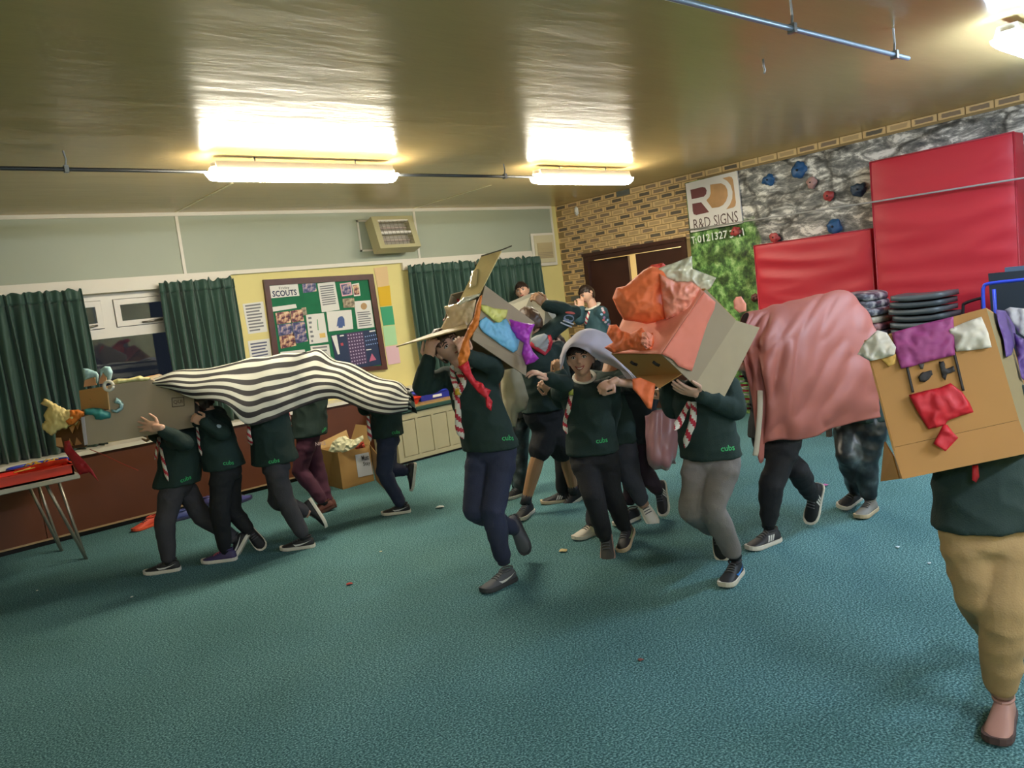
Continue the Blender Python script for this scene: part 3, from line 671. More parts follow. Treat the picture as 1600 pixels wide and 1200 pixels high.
def hold(u, v, r, col, lab, seed):
    rr = random.Random(seed); c = onk(u, v, 0, -.055); bm = bmesh.new(); vs_ = add_ball(bm, c, (r*.6, r*rr.uniform(.9, 1.3), r*rr.uniform(.8, 1.1)), sub=3)
    for w in vs_: w.co += (w.co-c)*.45*noise.noise((w.co-c)*(1.6/r)+Vector((seed, 0, 0)))
    o = bo('climbing_hold', bm, mat('hold_'+col, {'blue': '22507e', 'red': 'a03c3a', 'darkred': '5f2a28', 'pink': 'a88078', 'navy': '24384e', 'grey': '8a8a84'}[col], .5, bump=.3), None, True)
    o2 = tube('bolt', [c+Vector((-r*.5, 0, 0)), c+Vector((-r*.72, 0, 0))], r*.16, mat('bolt_dark', '2a2a2c', .4, .6), o, seg=6)
    tag(o, lab, 'climbing hold', 'bolt on climbing holds')
for i, (u, v, r, c, lab) in enumerate([(1201, 281, .055, 'blue', 'blue climbing hold nearest the white sign'), (1249, 266, .075, 'blue', 'large blue climbing hold highest on the rock'), (1342, 296, .06, 'navy', 'dark navy climbing hold beside the tall red mat'), (1304, 354, .075, 'blue', 'wide blue climbing hold just above the lower red mat'),
        (1295, 306, .055, 'red', 'red climbing hold in the middle of the rock'), (1210, 371, .05, 'red', 'red climbing hold above the left corner of the lower mat'), (1149, 362, .05, 'red', 'red climbing hold covering the printed phone number'), (1180, 465, .05, 'darkred', 'dark red climbing hold low on the foliage print'),
        (1268, 285, .05, 'pink', 'dusty pink climbing hold on the grey rock'), (1155, 362.5, .035, 'darkred', 'small dark red climbing hold touching the red hold by the number')]): hold(u, v, r, c, lab, i)
a = onk(1073, 359.5, 0, -.06); b_ = onk(1368, 315, 0, -.36); c_ = onk(1600, 278, 0, -.36); d_ = c_+(c_-b_)*1.2
tag(tube('safety_rope', [a, a.lerp(b_, .5), b_, c_, d_], .008, mat('rope_grey', '9a9894', .6), None, seg=8), 'thin grey rope stretched across the climbing wall and red mat', 'rope')
# ------------------------------------------------------------------ crash mats
m, nt, b = nodes_mat('red_vinyl'); b.inputs['Base Color'].default_value = (*lin('b3202f'), 1); b.inputs['Roughness'].default_value = .55
tc = nn(nt, 'ShaderNodeTexCoord'); n1 = nn(nt, 'ShaderNodeTexNoise', Scale=3, Detail=3); nt.links.new(tc.outputs['Object'], n1.inputs['Vector']); bp = nn(nt, 'ShaderNodeBump', Strength=.12, Distance=.05); nt.links.new(n1.outputs['Fac'], bp.inputs['Height']); nt.links.new(bp.outputs['Normal'], b.inputs['Normal'])
def crash_mat(name, y0, y1, z1, x0, x1, label, seed):
    t = thing(name, label, 'crash mat', ((x0+x1)/2, (y0+y1)/2, 0), 'red crash mats')
    ny, nz = 40, 70; V = []; F = []
    for i in range(ny+1):
        for j in range(nz+1):
            s = i/ny; w = j/nz; y = y0+(y1-y0)*s; z = .01+(z1-.01)*w
            edge = min(1, min(s, 1-s)*9)*min(1, min(w, 1-w)*14)
            # vinyl sags into long shallow folds
            f = noise.noise((y*.9+seed, z*5.2+.35*math.sin(s*3.1), seed)); g = noise.noise((y*2.2, z*9+seed, 4))
            d = edge**.5*(.012+.018*(1-2*abs(f))+.006*g)
            V.append((x0-d, y, z))
    for i in range(ny):
        for j in range(nz):
            q = i*(nz+1)+j; F.append((q, q+1, q+nz+2, q+nz+1))
    mo('front_cover', V, F, MATS['red_vinyl'], t, True)
    box('core', (x0+.001, y0, .01), (x1, y1, z1), MATS['red_vinyl'], t, .012)
    e = .006; c = [Vector((x0-.004, y0-e, z1-e)), Vector((x0-.004, y1+e, z1-e)), Vector((x0-.004, y1+e, .012)), Vector((x0-.004, y0-e, .012))]
    bm = bmesh.new()
    for i in range(4): add_tube(bm, [c[i], c[(i+1) % 4]], .007, 6)
    bo('piping', bm, mat('red_piping', 'a02230', .5), t, True)
crash_mat('crash_mat', -3.15, -4.40, 1.87, -.22, -.06, 'lower red crash mat leaning on the climbing wall beside the foliage', 1)
crash_mat('crash_mat', -4.45, -5.62, 2.47, -.28, -.06, 'taller red crash mat at the right side of the climbing wall', 2)
# ------------------------------------------------------------------ stacks beside the mats
tt = thing('trestle_table', 'dark low table under the stacks by the red mats', 'table', (-.7, -4.95, 0))
box('table_top', (-.95, -5.45, .80), (-.36, -4.15, .84), mat('table_dark', '3a2c22', .5), tt)
for x in (-.9, -.42):
    for y in (-5.4, -4.2): box('leg', (x-.02, y-.02, 0), (x+.02, y+.02, .80), mat('table_dark'), tt)
def slab(name, c, sx, sy, sz, m, rot=0, bow=0, seed=0, bev=.3):
    bm = bmesh.new(); bmesh.ops.create_grid(bm, x_segments=12, y_segments=16, size=.5)
    top = list(bm.verts); ext = bmesh.ops.extrude_face_region(bm, geom=bm.faces[:])
    up = [v for v in ext['geom'] if isinstance(v, bmesh.types.BMVert)]
    for v in up: v.co.z = 1
    for v in bm.verts:
        x, y, z = v.co; k = max(abs(x), abs(y))*2; rx = 1-.12*max(0, (abs(x)*2)**4*(abs(y)*2)**4)
        zz = z*sz*(1-bev*max(0, k-.8)*2)+bow*(y*2)**2+.006*noise.noise((x*4+seed, y*4, z))
        v.co = Vector((x*sx*rx, y*sy*rx, zz))
    bmesh.ops.rotate(bm, verts=bm.verts, cent=(0, 0, 0), matrix=Matrix.Rotation(rot, 3, 'Z')); bmesh.ops.translate(bm, verts=bm.verts, vec=c)
    return bo(name, bm, m, None, True)
st_m = [mat('seat_plastic', '4e5254', .45), mat('seat_plastic_dark', '3c4144', .45)]
for k in range(7):
    o = slab('plastic_seat', Vector((-.64+random.uniform(-.015, .015), -5.0+random.uniform(-.02, .02), .85+.058*k)), .42, .46, .045, st_m[k % 2], random.uniform(-.05, .05), .012, k)
    tag(o, 'grey moulded plastic seat, '+('bottom one', 'second from bottom', 'third from bottom', 'middle one', 'third from top', 'second from top', 'topmost one')[k]+' of the stack by the red mat', 'seat', 'stacked grey plastic seats')
cl_m = [photo_mat('cloth_print_grey', [(.3, '26242a'), (.45, '57555e'), (.55, '8e8c90'), (.7, 'c9c4bc')], 16), photo_mat('cloth_print_cream', [(.3, '8e8170'), (.6, 'c9bda6'), (.8, 'e0d8c8')], 12), photo_mat('cloth_print_rose', [(.3, '2a2026'), (.5, '6a4246'), (.62, '9a6a66'), (.8, 'c0a8a0')], 14)]
names = ['grey marled', 'charcoal marled', 'rose and black', 'cream', 'grey streaked', 'dark streaked', 'pale grey topmost']
for k in range(7):
    o = slab('folded_blanket', Vector((-.66+random.uniform(-.02, .02), -4.44+random.uniform(-.03, .03), .85+.066*k)), .42, .52-.02*k, .06, cl_m[(0, 0, 2, 1, 0, 0, 0)[k]], random.uniform(-.1, .1), -.02, k+20, .6)
    tag(o, names[k]+' folded cloth in the pile behind the pink sheet', 'cloth', 'folded cloths piled on the table')
# blue tubular frame, dark panel and black frame at the right edge
BT = mat('blue_tube', '2b3fae', .35)
t = thing('chair', 'blue tubular chair frame standing before the dark panel at right', 'chair', (-1.4, -5.9, 0))
xx = -1.15
q = [onk(1538, 500, 0, xx), onk(1536, 460, 0, xx), onk(1537, 449, 0, xx), onk(1546, 443, 0, xx), onk(1600, 437, 0, xx)]
bk = q[-1]+(q[-1]-q[-2])*.25; lft = [Vector((q[0].x, q[0].y, 0)), q[0].lerp(Vector((q[0].x, q[0].y, 0)), .5)]+q
rgt = [bk, bk+Vector((0, -.06, -.05)), bk+Vector((0, -.07, -.2)), Vector((bk.x, bk.y-.07, 0))]
tube('back_frame', catmull(lft+rgt, 60), .013, BT, t, seg=10)
s2 = [onk(1553, 452, 0, xx+.12), onk(1556, 500, 0, xx+.12)]
tube('strut', [s2[0], s2[1], Vector((s2[1].x+.2, s2[1].y, 0))], .013, BT, t, seg=10)
tube('strut', [s2[0]+Vector((0, -.4, 0)), s2[1]+Vector((0, -.4, 0)), Vector((s2[1].x+.2, s2[1].y-.4, 0))], .013, BT, t, seg=10)
box('seat', (xx-.02, -6.15, .44), (xx+.33, -5.72, .47), mat('seat_navy', '1c2640', .5), t, .01)
px = [(1546, 427), (1600, 422), (1600, 520), (1560, 520)]
q = [onk(u, v, 0, -.66) for u, v in px]; q[1].y -= .35; q[2].y -= .35; q[2].z = .0; q[3] = Vector((-.66, q[0].y-.03, 0))
t = plate('dark_panel', q, .03, mat('panel_slate', '1d2630', .5), None); tag(t, 'dark slate panel with grey top edge standing at the right edge', 'panel')
e = q[0].lerp(q[1], .2); box('top_edge', (-.69, q[1].y, q[0].z), (-.66, e.y, q[0].z+.035), mat('panel_edge', '46566a', .5), t)
q = [onk(1506, 520, 0, -.75), onk(1505, 482, 0, -.75), onk(1508, 474, 0, -.75), onk(1532, 466, 0, -.75), onk(1535, 470, 0, -.75), onk(1536, 520, 0, -.75)]
q = [Vector((q[0].x, q[0].y, 0))]+q+[Vector((q[-1].x, q[-1].y, 0))]
tag(tube('tubular_frame', catmull(q, 40), .012, mat('black_tube', '241c20', .4, .4), None, seg=8), 'black tubular frame between the seat stack and blue chair', 'frame')
# ------------------------------------------------------------------ left table and what lies on it
t = thing('table', 'grey topped folding table with tubular legs at the left edge', 'table', (-7.4, -.95, 0))
box('table_top', (-8.4, -1.50, .685), (-6.53, -.45, .72), mat('table_top', 'a9a598', .4), t, .006)
LG = mat('leg_steel', '9c968a', .35, .7)
for (ax, ay), ys in (((-6.52, -1.09), (-1.22, -.98)), ((-6.6, -.59), (-.72, -.50))):
    tp = [Vector((-6.72 if ay < -1 else -6.78, ys[0], .69)), Vector((-6.60 if ay < -1 else -6.68, ys[1], .69))]
    for k, p in enumerate(tp): tube('leg', [p, p.lerp(Vector((ax, ay+.012*(2*k-1), 0)), .5), Vector((ax, ay+.012*(2*k-1), 0))], .012, LG, t, seg=8)
for ax, ay in ((-8.3, -1.2), (-8.3, -.6)):
    for k in (0, 1): tube('leg', [Vector((ax-.1+.2*k, ay-.1+.1*k, .69)), Vector((ax+.01*k, ay, .35)), Vector((ax+.02*k, ay, 0))], .012, LG, t, seg=8)
RED = mat('red_plastic', 'd2341f', .35)
t = thing('tray', 'red plastic tray on the left table edge', 'tray', (-6.78, -1.37, .72))
bm = bmesh.new(); x0, x1, ya, yb, z0, z1 = -7.06, -6.56, -1.485, -1.16, .722, .80
for a, c in (((x0, ya, z0), (x1, yb, z0+.012)), ((x0, ya, z0), (x1, ya+.012, z1)), ((x0, yb-.012, z0), (x1, yb, z1)), ((x0, ya, z0), (x0+.012, yb, z1)), ((x1-.012, ya, z0), (x1, yb, z1))): add_box(bm, a, c)
add_box(bm, (x0-.014, ya-.014, z1-.008), (x1+.014, ya+.012, z1)); add_box(bm, (x0-.014, yb-.012, z1-.008), (x1+.014, yb+.014, z1)); add_box(bm, (x0-.014, ya, z1-.008), (x0+.012, yb, z1)); add_box(bm, (x1-.012, ya, z1-.008), (x1+.014, yb, z1))
bo('tray_shell', bm, RED, t); 
tag(paper('tissue_paper', [(22, 735), (50, 727), (80, 720), (105, 716), (108, 722), (70, 732), (30, 741)], lambda u, v: (Vector((-6.8, -1.32, .79))-CAM).dot(FW), RED, None, crumple=.006), 'red paper scraps heaped in the red tray', 'paper')
for k in range(3):
    c = Vector((-6.86+.07*k, -1.36+.02*k, .806)); tag(tube('pencil', [c-Vector((.05, .02, 0)), c, c+Vector((.06, .03-.02*k, .004))], .0045, mat('pencil_gold', 'c89a3c', .5), None, seg=6), ('first', 'second', 'third')[k]+' short golden pencil from the left, on the red tray', 'pencil', 'pencils on the red tray')
t = thing('basket', 'blue rimmed tray with yellow scraps behind the red tray', 'tray', (-6.72, -.95, .72)); BL = mat('blue_plastic', '2436a8', .35)
c = Vector((-6.70, -.95, .775)); ring = [c+Vector((.20*math.cos(a), .15*math.sin(a), .004*math.cos(2*a))) for a in [i*math.pi/12 for i in range(25)]]
tube('rim', ring, .012, BL, t, seg=8)
bm = bmesh.new(); add_loft(bm, [(c-Vector((0, 0, .052)), Vector((.14, 0, 0)), Vector((0, .1, 0))), (c-Vector((0, 0, .03)), Vector((.17, 0, 0)), Vector((0, .125, 0))), (c-Vector((0, 0, .004)), Vector((.185, 0, 0)), Vector((0, .138, 0)))], 24); bo('bowl', bm, mat('blue_plastic_pale', 'a9a9c4', .4), t, True)
for k in range(6):
    a = k*1.05; p = c+Vector((.09*math.cos(a), .06*math.sin(a), .006)); tag(tube('paper_scrap', [p, p+Vector((.025, .012, .015)), p+Vector((.05, -.01*k+.02, .01))], .012, mat('scrap_yellow', 'c9992c', .6), None, seg=5, flat=.3), ('rightmost', 'back right', 'back left', 'leftmost', 'front left', 'front right')[k]+' yellow paper scrap lying in the blue rimmed tray', 'paper', 'yellow scraps in the blue rimmed tray')
for k, (x0, y0, x1, y1, z, c, lab) in enumerate([(-8.2, -1.49, -7.05, -1.1, .724, 'b99a72', 'flat brown cardboard sheet on the left table'), (-8.1, -1.05, -6.95, -.62, .730, 'cfc4b4', 'large white paper sheet on the left table'), (-7.95, -1.35, -7.2, -1.02, .736, 'c9ab84', 'upper tan cardboard sheet lying on the left table')]):
    bm = bmesh.new(); add_hex(bm, [Vector(q) for q in ((x0, y0, z), (x1, y0+.05, z), (x1-.04, y1, z), (x0, y1, z), (x0, y0, z+.005), (x1, y0+.05, z+.005), (x1-.04, y1, z+.005), (x0, y1, z+.005))]); tag(bo('cardboard_sheet' if k != 1 else 'paper_sheet', bm, mat('sheet_%d' % k, c, .8), None), lab, 'sheet')
# ------------------------------------------------------------------ beige chest with trays
t = thing('storage_chest', 'beige panelled storage chest with green edged wooden lid', 'chest', (-2.95, -.55, 0))
BG = mat('chest_beige', 'aaa080', .5, noise_amt=.06, noise_scale=3); cx0, cx1, cy0, cy1 = -3.46, -2.30, -.80, -.315
box('carcass', (cx0, cy0+.02, .03), (cx1, cy1, .535), BG, t); box('kick_board', (cx0+.03, cy0+.05, 0), (cx1-.03, cy1, .03), mat('black_board'), t)
n_ = 5; w = (cx1-cx0-.10)/n_
box('stile', (cx0, cy0, .03), (cx0+.06, cy0+.02, .535), BG, t); box('stile', (cx1-.06, cy0, .03), (cx1, cy0+.02, .535), BG, t)
box('rail', (cx0+.06, cy0, .47), (cx1-.06, cy0+.02, .535), BG, t); box('rail', (cx0+.06, cy0, .03), (cx1-.06, cy0+.02, .075), BG, t)
for k in range(n_-1):
    x = cx0+.06+(cx1-cx0-.12)*(k+1)/n_; box('stile', (x-.016, cy0, .075), (x+.016, cy0+.02, .47), BG, t)
for k in range(n_): 
    x = cx0+.06+(cx1-cx0-.12)*k/n_; box('panel', (x+.018, cy0+.008, .08), (x+(cx1-cx0-.12)/n_-.018, cy0+.02, .462), BG, t, .004)
box('lid_edge', (cx0-.02, cy0-.02, .545), (cx1+.02, cy1, .585), mat('lid_green', '27463c', .45), t, .006)
box('lid_top', (cx0-.0, cy0+.015, .585), (cx1, cy1, .602), mat('lid_wood', 'a5834e', .5, noise_amt=.15, noise_scale=12), t)
def tray(name, x0, x1, ya, yb, z0, h, m, label):
    t = thing(name, label, 'tray', ((x0+x1)/2, (ya+yb)/2, z0), 'plastic trays on the chest'); bm = bmesh.new(); k = .03
    for q in (((x0+k, ya+k), (x1-k, ya+k), (x1-k, ya+k+.01), (x0+k, ya+k+.01), 0, -k), ((x0+k, yb-k-.01), (x1-k, yb-k-.01), (x1-k, yb-k), (x0+k, yb-k), 0, k)):
        add_hex(bm, [Vector((*p, z0)) for p in q[:4]]+[Vector((p[0]+(k if p[0] > (x0+x1)/2 else -k), p[1]+q[5], z0+h)) for p in q[:4]])
    for q in (((x0+k, ya+k), (x0+k+.01, ya+k), (x0+k+.01, yb-k), (x0+k, yb-k), -k), ((x1-k-.01, ya+k), (x1-k, ya+k), (x1-k, yb-k), (x1-k-.01, yb-k), k)):
        add_hex(bm, [Vector((*p, z0)) for p in q[:4]]+[Vector((p[0]+q[4], p[1]+(k if p[1] > (ya+yb)/2 else -k), z0+h)) for p in q[:4]])
    add_box(bm, (x0+k, ya+k, z0), (x1-k, yb-k, z0+.01)); bo('tray_shell', bm, m, t)
    bm = bmesh.new(); c = [Vector((x0, ya, z0+h)), Vector((x1, ya, z0+h)), Vector((x1, yb, z0+h)), Vector((x0, yb, z0+h))]
    for i in range(4): add_tube(bm, [c[i], c[(i+1) % 4]], .009, 6)
    bo('rim', bm, m, t); return t
b1 = tray('tray', -3.02, -2.48, -.66, -.36, .603, .085, BL, 'blue plastic tray with white label on the chest lid'); box('label_card', (-2.84, -.648, .625), (-2.72, -.640, .665), PW, b1)
tray('tray', -3.40, -3.06, -.74, -.44, .603, .07, RED, 'red plastic tray beside the blue tray on the chest')
# ------------------------------------------------------------------ open cardboard box on the floor by the chest
CB = mat('cardboard', 'a17c47', .8, noise_amt=.07, noise_scale=6); CBD = mat('cardboard_dark', '8f6c3c', .85, noise_amt=.08, noise_scale=6); CBL = mat('cardboard_pale', 'a89a80', .8, noise_amt=.06, noise_scale=5)  # plain, darker and paler cardboard browns
A_, B_, C_ = onk(507, 757, 2, .0), onk(536, 765, 2, .0), onk(585, 751, 2, .0); D_ = A_+C_-B_
t = thing('cardboard_box', 'open brown cardboard box of tissue paper beside the beige chest', 'box', ((A_+C_)/2).to_tuple())
hgt = .36; up = ZU*hgt
for nm, q in (('side_panel', [A_, B_, B_+up, A_+up]), ('side_panel', [B_, C_, C_+up, B_+up]), ('side_panel', [C_, D_, D_+up, C_+up]), ('side_panel', [D_, A_, A_+up, D_+up]), ('base_panel', [A_+ZU*.006, D_+ZU*.006, C_+ZU*.006, B_+ZU*.006])): plate(nm, q, .006, CB, t)
out = (D_-A_).normalized(); plate('flap', [D_+up, C_+up, C_+up+ZU*.17+out*.07-(C_-D_)*.12, D_+up+ZU*.17+out*.07+(C_-D_)*.1], .005, mat('cardboard_inner', 'b08f5c', .8), t)
lf = (A_-B_).normalized(); plate('flap', [A_+up, D_+up, D_+up+ZU*.12+lf*.05, A_+up+ZU*.04+lf*.08], .005, MATS['cardboard_inner'], t)
fn = (C_-B_).normalized(); nrm = Vector((fn.y, -fn.x, 0)); nrm = nrm if nrm.dot(CAM-B_) > 0 else -nrm
def onplane(u, v, p0, n): d = ray(u, v); return CAM+d*((p0-CAM).dot(n)/d.dot(n))
q = [onplane(u, v, B_+nrm*.004, nrm) for u, v in ((555, 711), (576, 706.5), (583, 741), (560, 746))]; lb_ = plate('paper_label', q[::-1], .002, mat('label_white', 'b9bcc0', .7), t)
for s_, a, b2, h in (('Must', (565, 716), (576, 714), .05), ('Stay', (567.5, 726), (578.5, 723.5), .05)):
    p = onplane(*a, B_+nrm*.006, nrm); q_ = onplane(*b2, B_+nrm*.006, nrm); xa = (q_-p).normalized(); text_on('lettering', s_, (p+q_)/2, xa, ZU, (q_-p).length, mat('ink_black'), lb_, .001, .01, h)
bd = (B_+ZU*hgt-CAM).dot(FW)
tag(paper('tissue_paper', [(513, 705), (520, 690), (530, 683), (540, 681), (546, 686), (553, 687), (567, 680), (568, 686), (556, 699), (540, 706), (529, 708)], bd+.05, mat('tissue_cream', 'dcd8b4', .6), None, bulge=.06, crumple=.02, freq=22, step=4), 'crumpled cream tissue paper in the open floor box', 'paper')
tag(paper('tissue_paper', [(554, 699), (562, 691), (568, 690), (571, 699), (556, 702)], bd+.12, mat('tissue_red_dark', 'a33420', .6), None, bulge=.03, crumple=.015, step=3), 'dark red tissue paper in the open floor box', 'paper')
t = thing('cardboard_scrap', 'small brown cardboard piece leaning behind the floor box', 'cardboard', onk(592, 752, 2, 0).to_tuple())
q = [onk(587, 750, 2, 0), onk(606, 770, 2, 0)]; plate('sheet', [q[0], q[1], q[1]+ZU*.30+Vector((.03, .1, 0)), q[0]+ZU*.36+Vector((.03, .1, 0))], .005, CBD, t)
# ------------------------------------------------------------------ litter on the carpet
for i, (u, v, s, c, lab) in enumerate([(687, 793, .07, 'd0d8d4', 'white torn paper scrap between the two left groups'), (546, 913, .05, 'a03a34', 'red paper scrap on the carpet at lower left'), (880, 861, .06, 'c9b98a', 'cream paper scrap near the smiling boy'), (1288, 759, .06, 'b0508c', 'pink paper scrap below the pink sheet'), (58, 923, .02, 'd8d8d0', 'tiny white paper speck at the far left'), (206, 933, .02, 'd8d8d0', 'tiny white paper speck below the front left shoe'), (1403, 855, .025, 'c8d8e0', 'tiny white paper speck right of the grey shoe'), (1452, 880, .02, 'c8d8e0', 'tiny pale speck lower on the right carpet'), (1001, 1031, .03, '7a4a44', 'brownish speck on the front carpet'), (830, 790, .02, 'd0d8d4', 'tiny white speck by the black sock'), (728, 793, .02, 'd0d8d4', 'tiny white speck right of the torn scrap'), (595, 862, .02, 'c8c0a0', 'tiny cream speck below the navy trousers')]):
    c0 = onk(u, v, 2, .004); rr = random.Random(i); n_ = 7; V = [c0+Vector((s*rr.uniform(.3, .6)*math.cos(a), s*rr.uniform(.3, .6)*math.sin(a), rr.uniform(.0, .18)*s)) for a in [k*2*math.pi/n_ for k in range(n_)]]+[c0+Vector((0, 0, .25*s))]
    o = mo('paper_scrap', V, [(k, (k+1) % n_, n_) for k in range(n_)], mat('scrap_'+c, c, .8), None); mod(o, 'SOLIDIFY', thickness=.002, offset=0); tag(o, lab, 'paper', 'paper scraps on the carpet')
# trainers left by the radiator cover
# ------------------------------------------------------------------ people
SKIN = mat('skin', 'd0a38a', .5, sss=.08, noise_amt=.06, noise_scale=25)
SKIN_T = mat('skin_tan', 'a27a58', .5, sss=.06, noise_amt=.05, noise_scale=20)
HAIR = mat('hair_dark', '2a1c16', .45, noise_amt=.3, noise_scale=60); HAIR_B = mat('hair_brown', '4a3324', .45, noise_amt=.3, noise_scale=60)
JG = mat('jumper_green', '192e29', .85, bump=.25, bump_scale=220, noise_amt=.1, noise_scale=6)
SHIRT = mat('shirt_teal', '2c4a52', .8, bump=.15, bump_scale=200)
EYEW = mat('eye_white', 'd9d4cc', .2); IRIS = mat('iris_dark', '2a1a12', .15); LIP = mat('lip', 'a85a50', .45); TEETH = mat('teeth', 'e6e0d2', .3)
N_RED = mat('scarf_red', 'b5283a', .7); N_WHITE = mat('scarf_white', 'd6d0c2', .75)
LOGO = mat('logo_green', '2fae62', .6)
def trouser(nm, c): return mat('trousers_'+nm, c, .85, bump=.2, bump_scale=160, noise_amt=.12, noise_scale=5)
def head(bm, c, F, S, U, k=1.0):
    g = bmesh.ops.create_icosphere(bm, subdivisions=5, radius=1)
    ga = lambda d, s: math.exp(-(d/s)**2)
    for v in g['verts']:
        n = v.co; x, y, z = n.x*.073, n.y*.090, n.z*.106
        if n.z < 0:
            x *= 1-.30*(-n.z)**1.4
            if n.y < 0: y *= 1-.30*(-n.z)
        if n.y > 0:
            y *= .97
            y += .021*ga(x, .011)*ga(z+.022, .017)+.009*ga(x, .009)*ga(z-.0, .026)
            y += .0035*ga(z-.026, .012)*ga(abs(x)-.025, .022)
            y -= .0095*ga(abs(x)-.030, .014)*ga(z-.005, .011)
            y += .005*ga(x, .021)*ga(z+.053, .0075)-.003*ga(x, .02)*ga(z+.043, .006)-.003*ga(x, .02)*ga(z+.065, .007)
            y += .008*ga(x, .018)*ga(z+.090, .014)+.004*ga(abs(x)-.042, .016)*ga(z+.028, .018)
        v.co = c+(S*x+F*y+U*z)*k
    for s in (-1, 1):
        add_ball(bm, c+(S*(s*.073)+F*(-.008)+U*(-.008))*k, (.008*k, .018*k, .030*k), (S, F, U), 3)
        add_ball(bm, c+(S*(s*.080)+F*(-.014)+U*(.004))*k, (.005*k, .018*k, .024*k), (S, F, U), 3)
def face_parts(root, c, F, S, U, k, smile, hairm):
    for s in (-1, 1):
        e = c+(S*(s*.030)+F*(.0735)+U*.0045)*k; bm = bmesh.new(); add_ball(bm, e, (.0135*k, .010*k, .0085*k), (S, F, U), 3); eo = bo('eye', bm, EYEW, root, True)
        bm = bmesh.new(); add_ball(bm, e+F*.0062*k+U*.0005, (.0062*k, .005*k, .0065*k), (S, F, U), 2); bo('iris', bm, IRIS, eo, True)
        tube('eyelid', [e+(S*-.015+F*.004)*k, e+(S*-.008+F*.0095+U*.0075)*k, e+(F*.0105+U*.0092)*k, e+(S*.008+F*.0095+U*.0075)*k, e+(S*.015+F*.004)*k], .0019*k, HAIR, eo, 6)
        tube('eyebrow', [c+(S*s*.014+F*.0875+U*.021)*k, c+(S*s*.027+F*.0865+U*.0275)*k, c+(S*s*.046+F*.073+U*.021)*k], [.0032*k, .0040*k, .002*k], hairm, root, 6)
    w = .026 if smile else .020; up = .008 if smile else .001; mid = c+(F*.091+U*-.053)*k
    p = [mid+(S*-w+F*-.0125+U*up)*k, mid+(S*-w*.5+F*-.0025+U*.001)*k, mid+(F*.0005+U*-.001)*k, mid+(S*w*.5+F*-.0025+U*.001)*k, mid+(S*w+F*-.0125+U*up)*k]
    q = [p[0], p[1]-U*(.010 if smile else .005)*k, p[2]-U*(.012 if smile else .006)*k, p[3]-U*(.010 if smile else .005)*k, p[4]]
    mo_ = tube('mouth', catmull(p, 12), .0028*k, LIP, root, 6); tube('lower_lip', catmull(q, 12), .0032*k, LIP, mo_, 6)
    if smile:
        a = catmull(p, 9); b_ = catmull(q, 9); V = []; Fc = []
        for i in range(9): V += [a[i]-F*.0005, a[i].lerp(b_[i], .75)-F*.0008]
        for i in range(8): Fc.append((2*i, 2*i+1, 2*i+3, 2*i+2))
        mod(mo('teeth', V, Fc, TEETH, mo_, True), 'SOLIDIFY', thickness=.002, offset=0)
    for s in (-1, 1):
        bm = bmesh.new(); add_ball(bm, c+(S*s*.006+F*.1005+U*-.031)*k, .0022*k, sub=1); bo('nostril', bm, mat('nostril', '5a2f28', .7), root, True)
def hair(root, c, F, S, U, k, m, seed=0, fringe=.045, long=0):
    bm = bmesh.new(); g = bmesh.ops.create_icosphere(bm, subdivisions=5, radius=1); kill = []
    for v in bm.verts:
        n = v.co.copy(); az = math.atan2(n.y, abs(n.x))   # +90 front
        if n.y > .25: hl = (fringe*.6+.015*noise.noise((n.x*5, seed, 1)))/.106
        elif n.y > -.15: hl = -.28+(n.y+.15)*1.2
        else: hl = -.60-long
        hl += .10*noise.noise((n.x*9+seed, n.y*9, 3))
        nz = n.z
        v.co = c+(S*n.x*.083+F*n.y*.101+U*n.z*.117)*k*(1+.045*noise.noise((n.x*4+seed, n.y*4, n.z*4))+.022*noise.noise((n.x*15+seed, n.y*15, n.z*5)))
        if n.y < 0 and nz < 0: v.co -= F*n.y*.02*(-nz)*k
        if nz < hl: kill.append(v)
    bmesh.ops.delete(bm, geom=kill, context='VERTS'); o = bo('hair', bm, m, root, True); mod(o, 'SOLIDIFY', thickness=.012*k, offset=-1); return o
def hand(bm, w, D, Nb, side, k, curl=.5, spread=.15, L=.165):
    """w wrist, D finger direction, Nb back-of-hand direction; side -1 right, +1 left; curl 0 flat .. 1 fist"""
    D = D.normalized(); Nb = (Nb-D*Nb.dot(D)).normalized(); T = D.cross(Nb)*side; L *= k
    pl = L*.50; pw = L*.44
    add_ball(bm, w+D*pl*.55, (pl*.62, pw*.52, L*.085), (D, T, Nb), 3)
    add_limb(bm, [w-D*.02, w+D*pl*.25], [L*.155, L*.15], 8, 2)
    for i, (off, ln) in enumerate(((.36, .44), (.12, .49), (-.12, .45), (-.35, .36))):
        b_ = w+D*pl*(.98-.05*abs(i-1.3))+T*pw*off; d = (D+T*(off*spread*3)).normalized(); ang = 0; pts = [w+D*pl*.55+T*pw*off*.8, b_]; p = b_
        for s, fr_, q in ((0, .44, .9), (1, .32, 1.15), (2, .24, .8)):
            ang += curl*q*1.25; dd = d*math.cos(ang)-Nb*math.sin(ang); p = p+dd*(L*ln*fr_); pts.append(p)
        add_limb(bm, pts, [L*.058, L*.060, L*.055, L*.050, L*.043], 8, 2)
    b_ = w+D*pl*.22+T*pw*.40-Nb*L*.02; d1 = (D*.55+T*.85-Nb*.25*curl).normalized(); d2 = (D*(.85)+T*(.45-.9*curl)-Nb*.35*curl).normalized()
    add_limb(bm, [w+D*pl*.2+T*pw*.1, b_, b_+d1*L*.20, b_+d1*L*.20+d2*L*.20, b_+d1*L*.20+d2*L*.33], [L*.075, L*.075, L*.062, L*.056, L*.046], 8, 2)
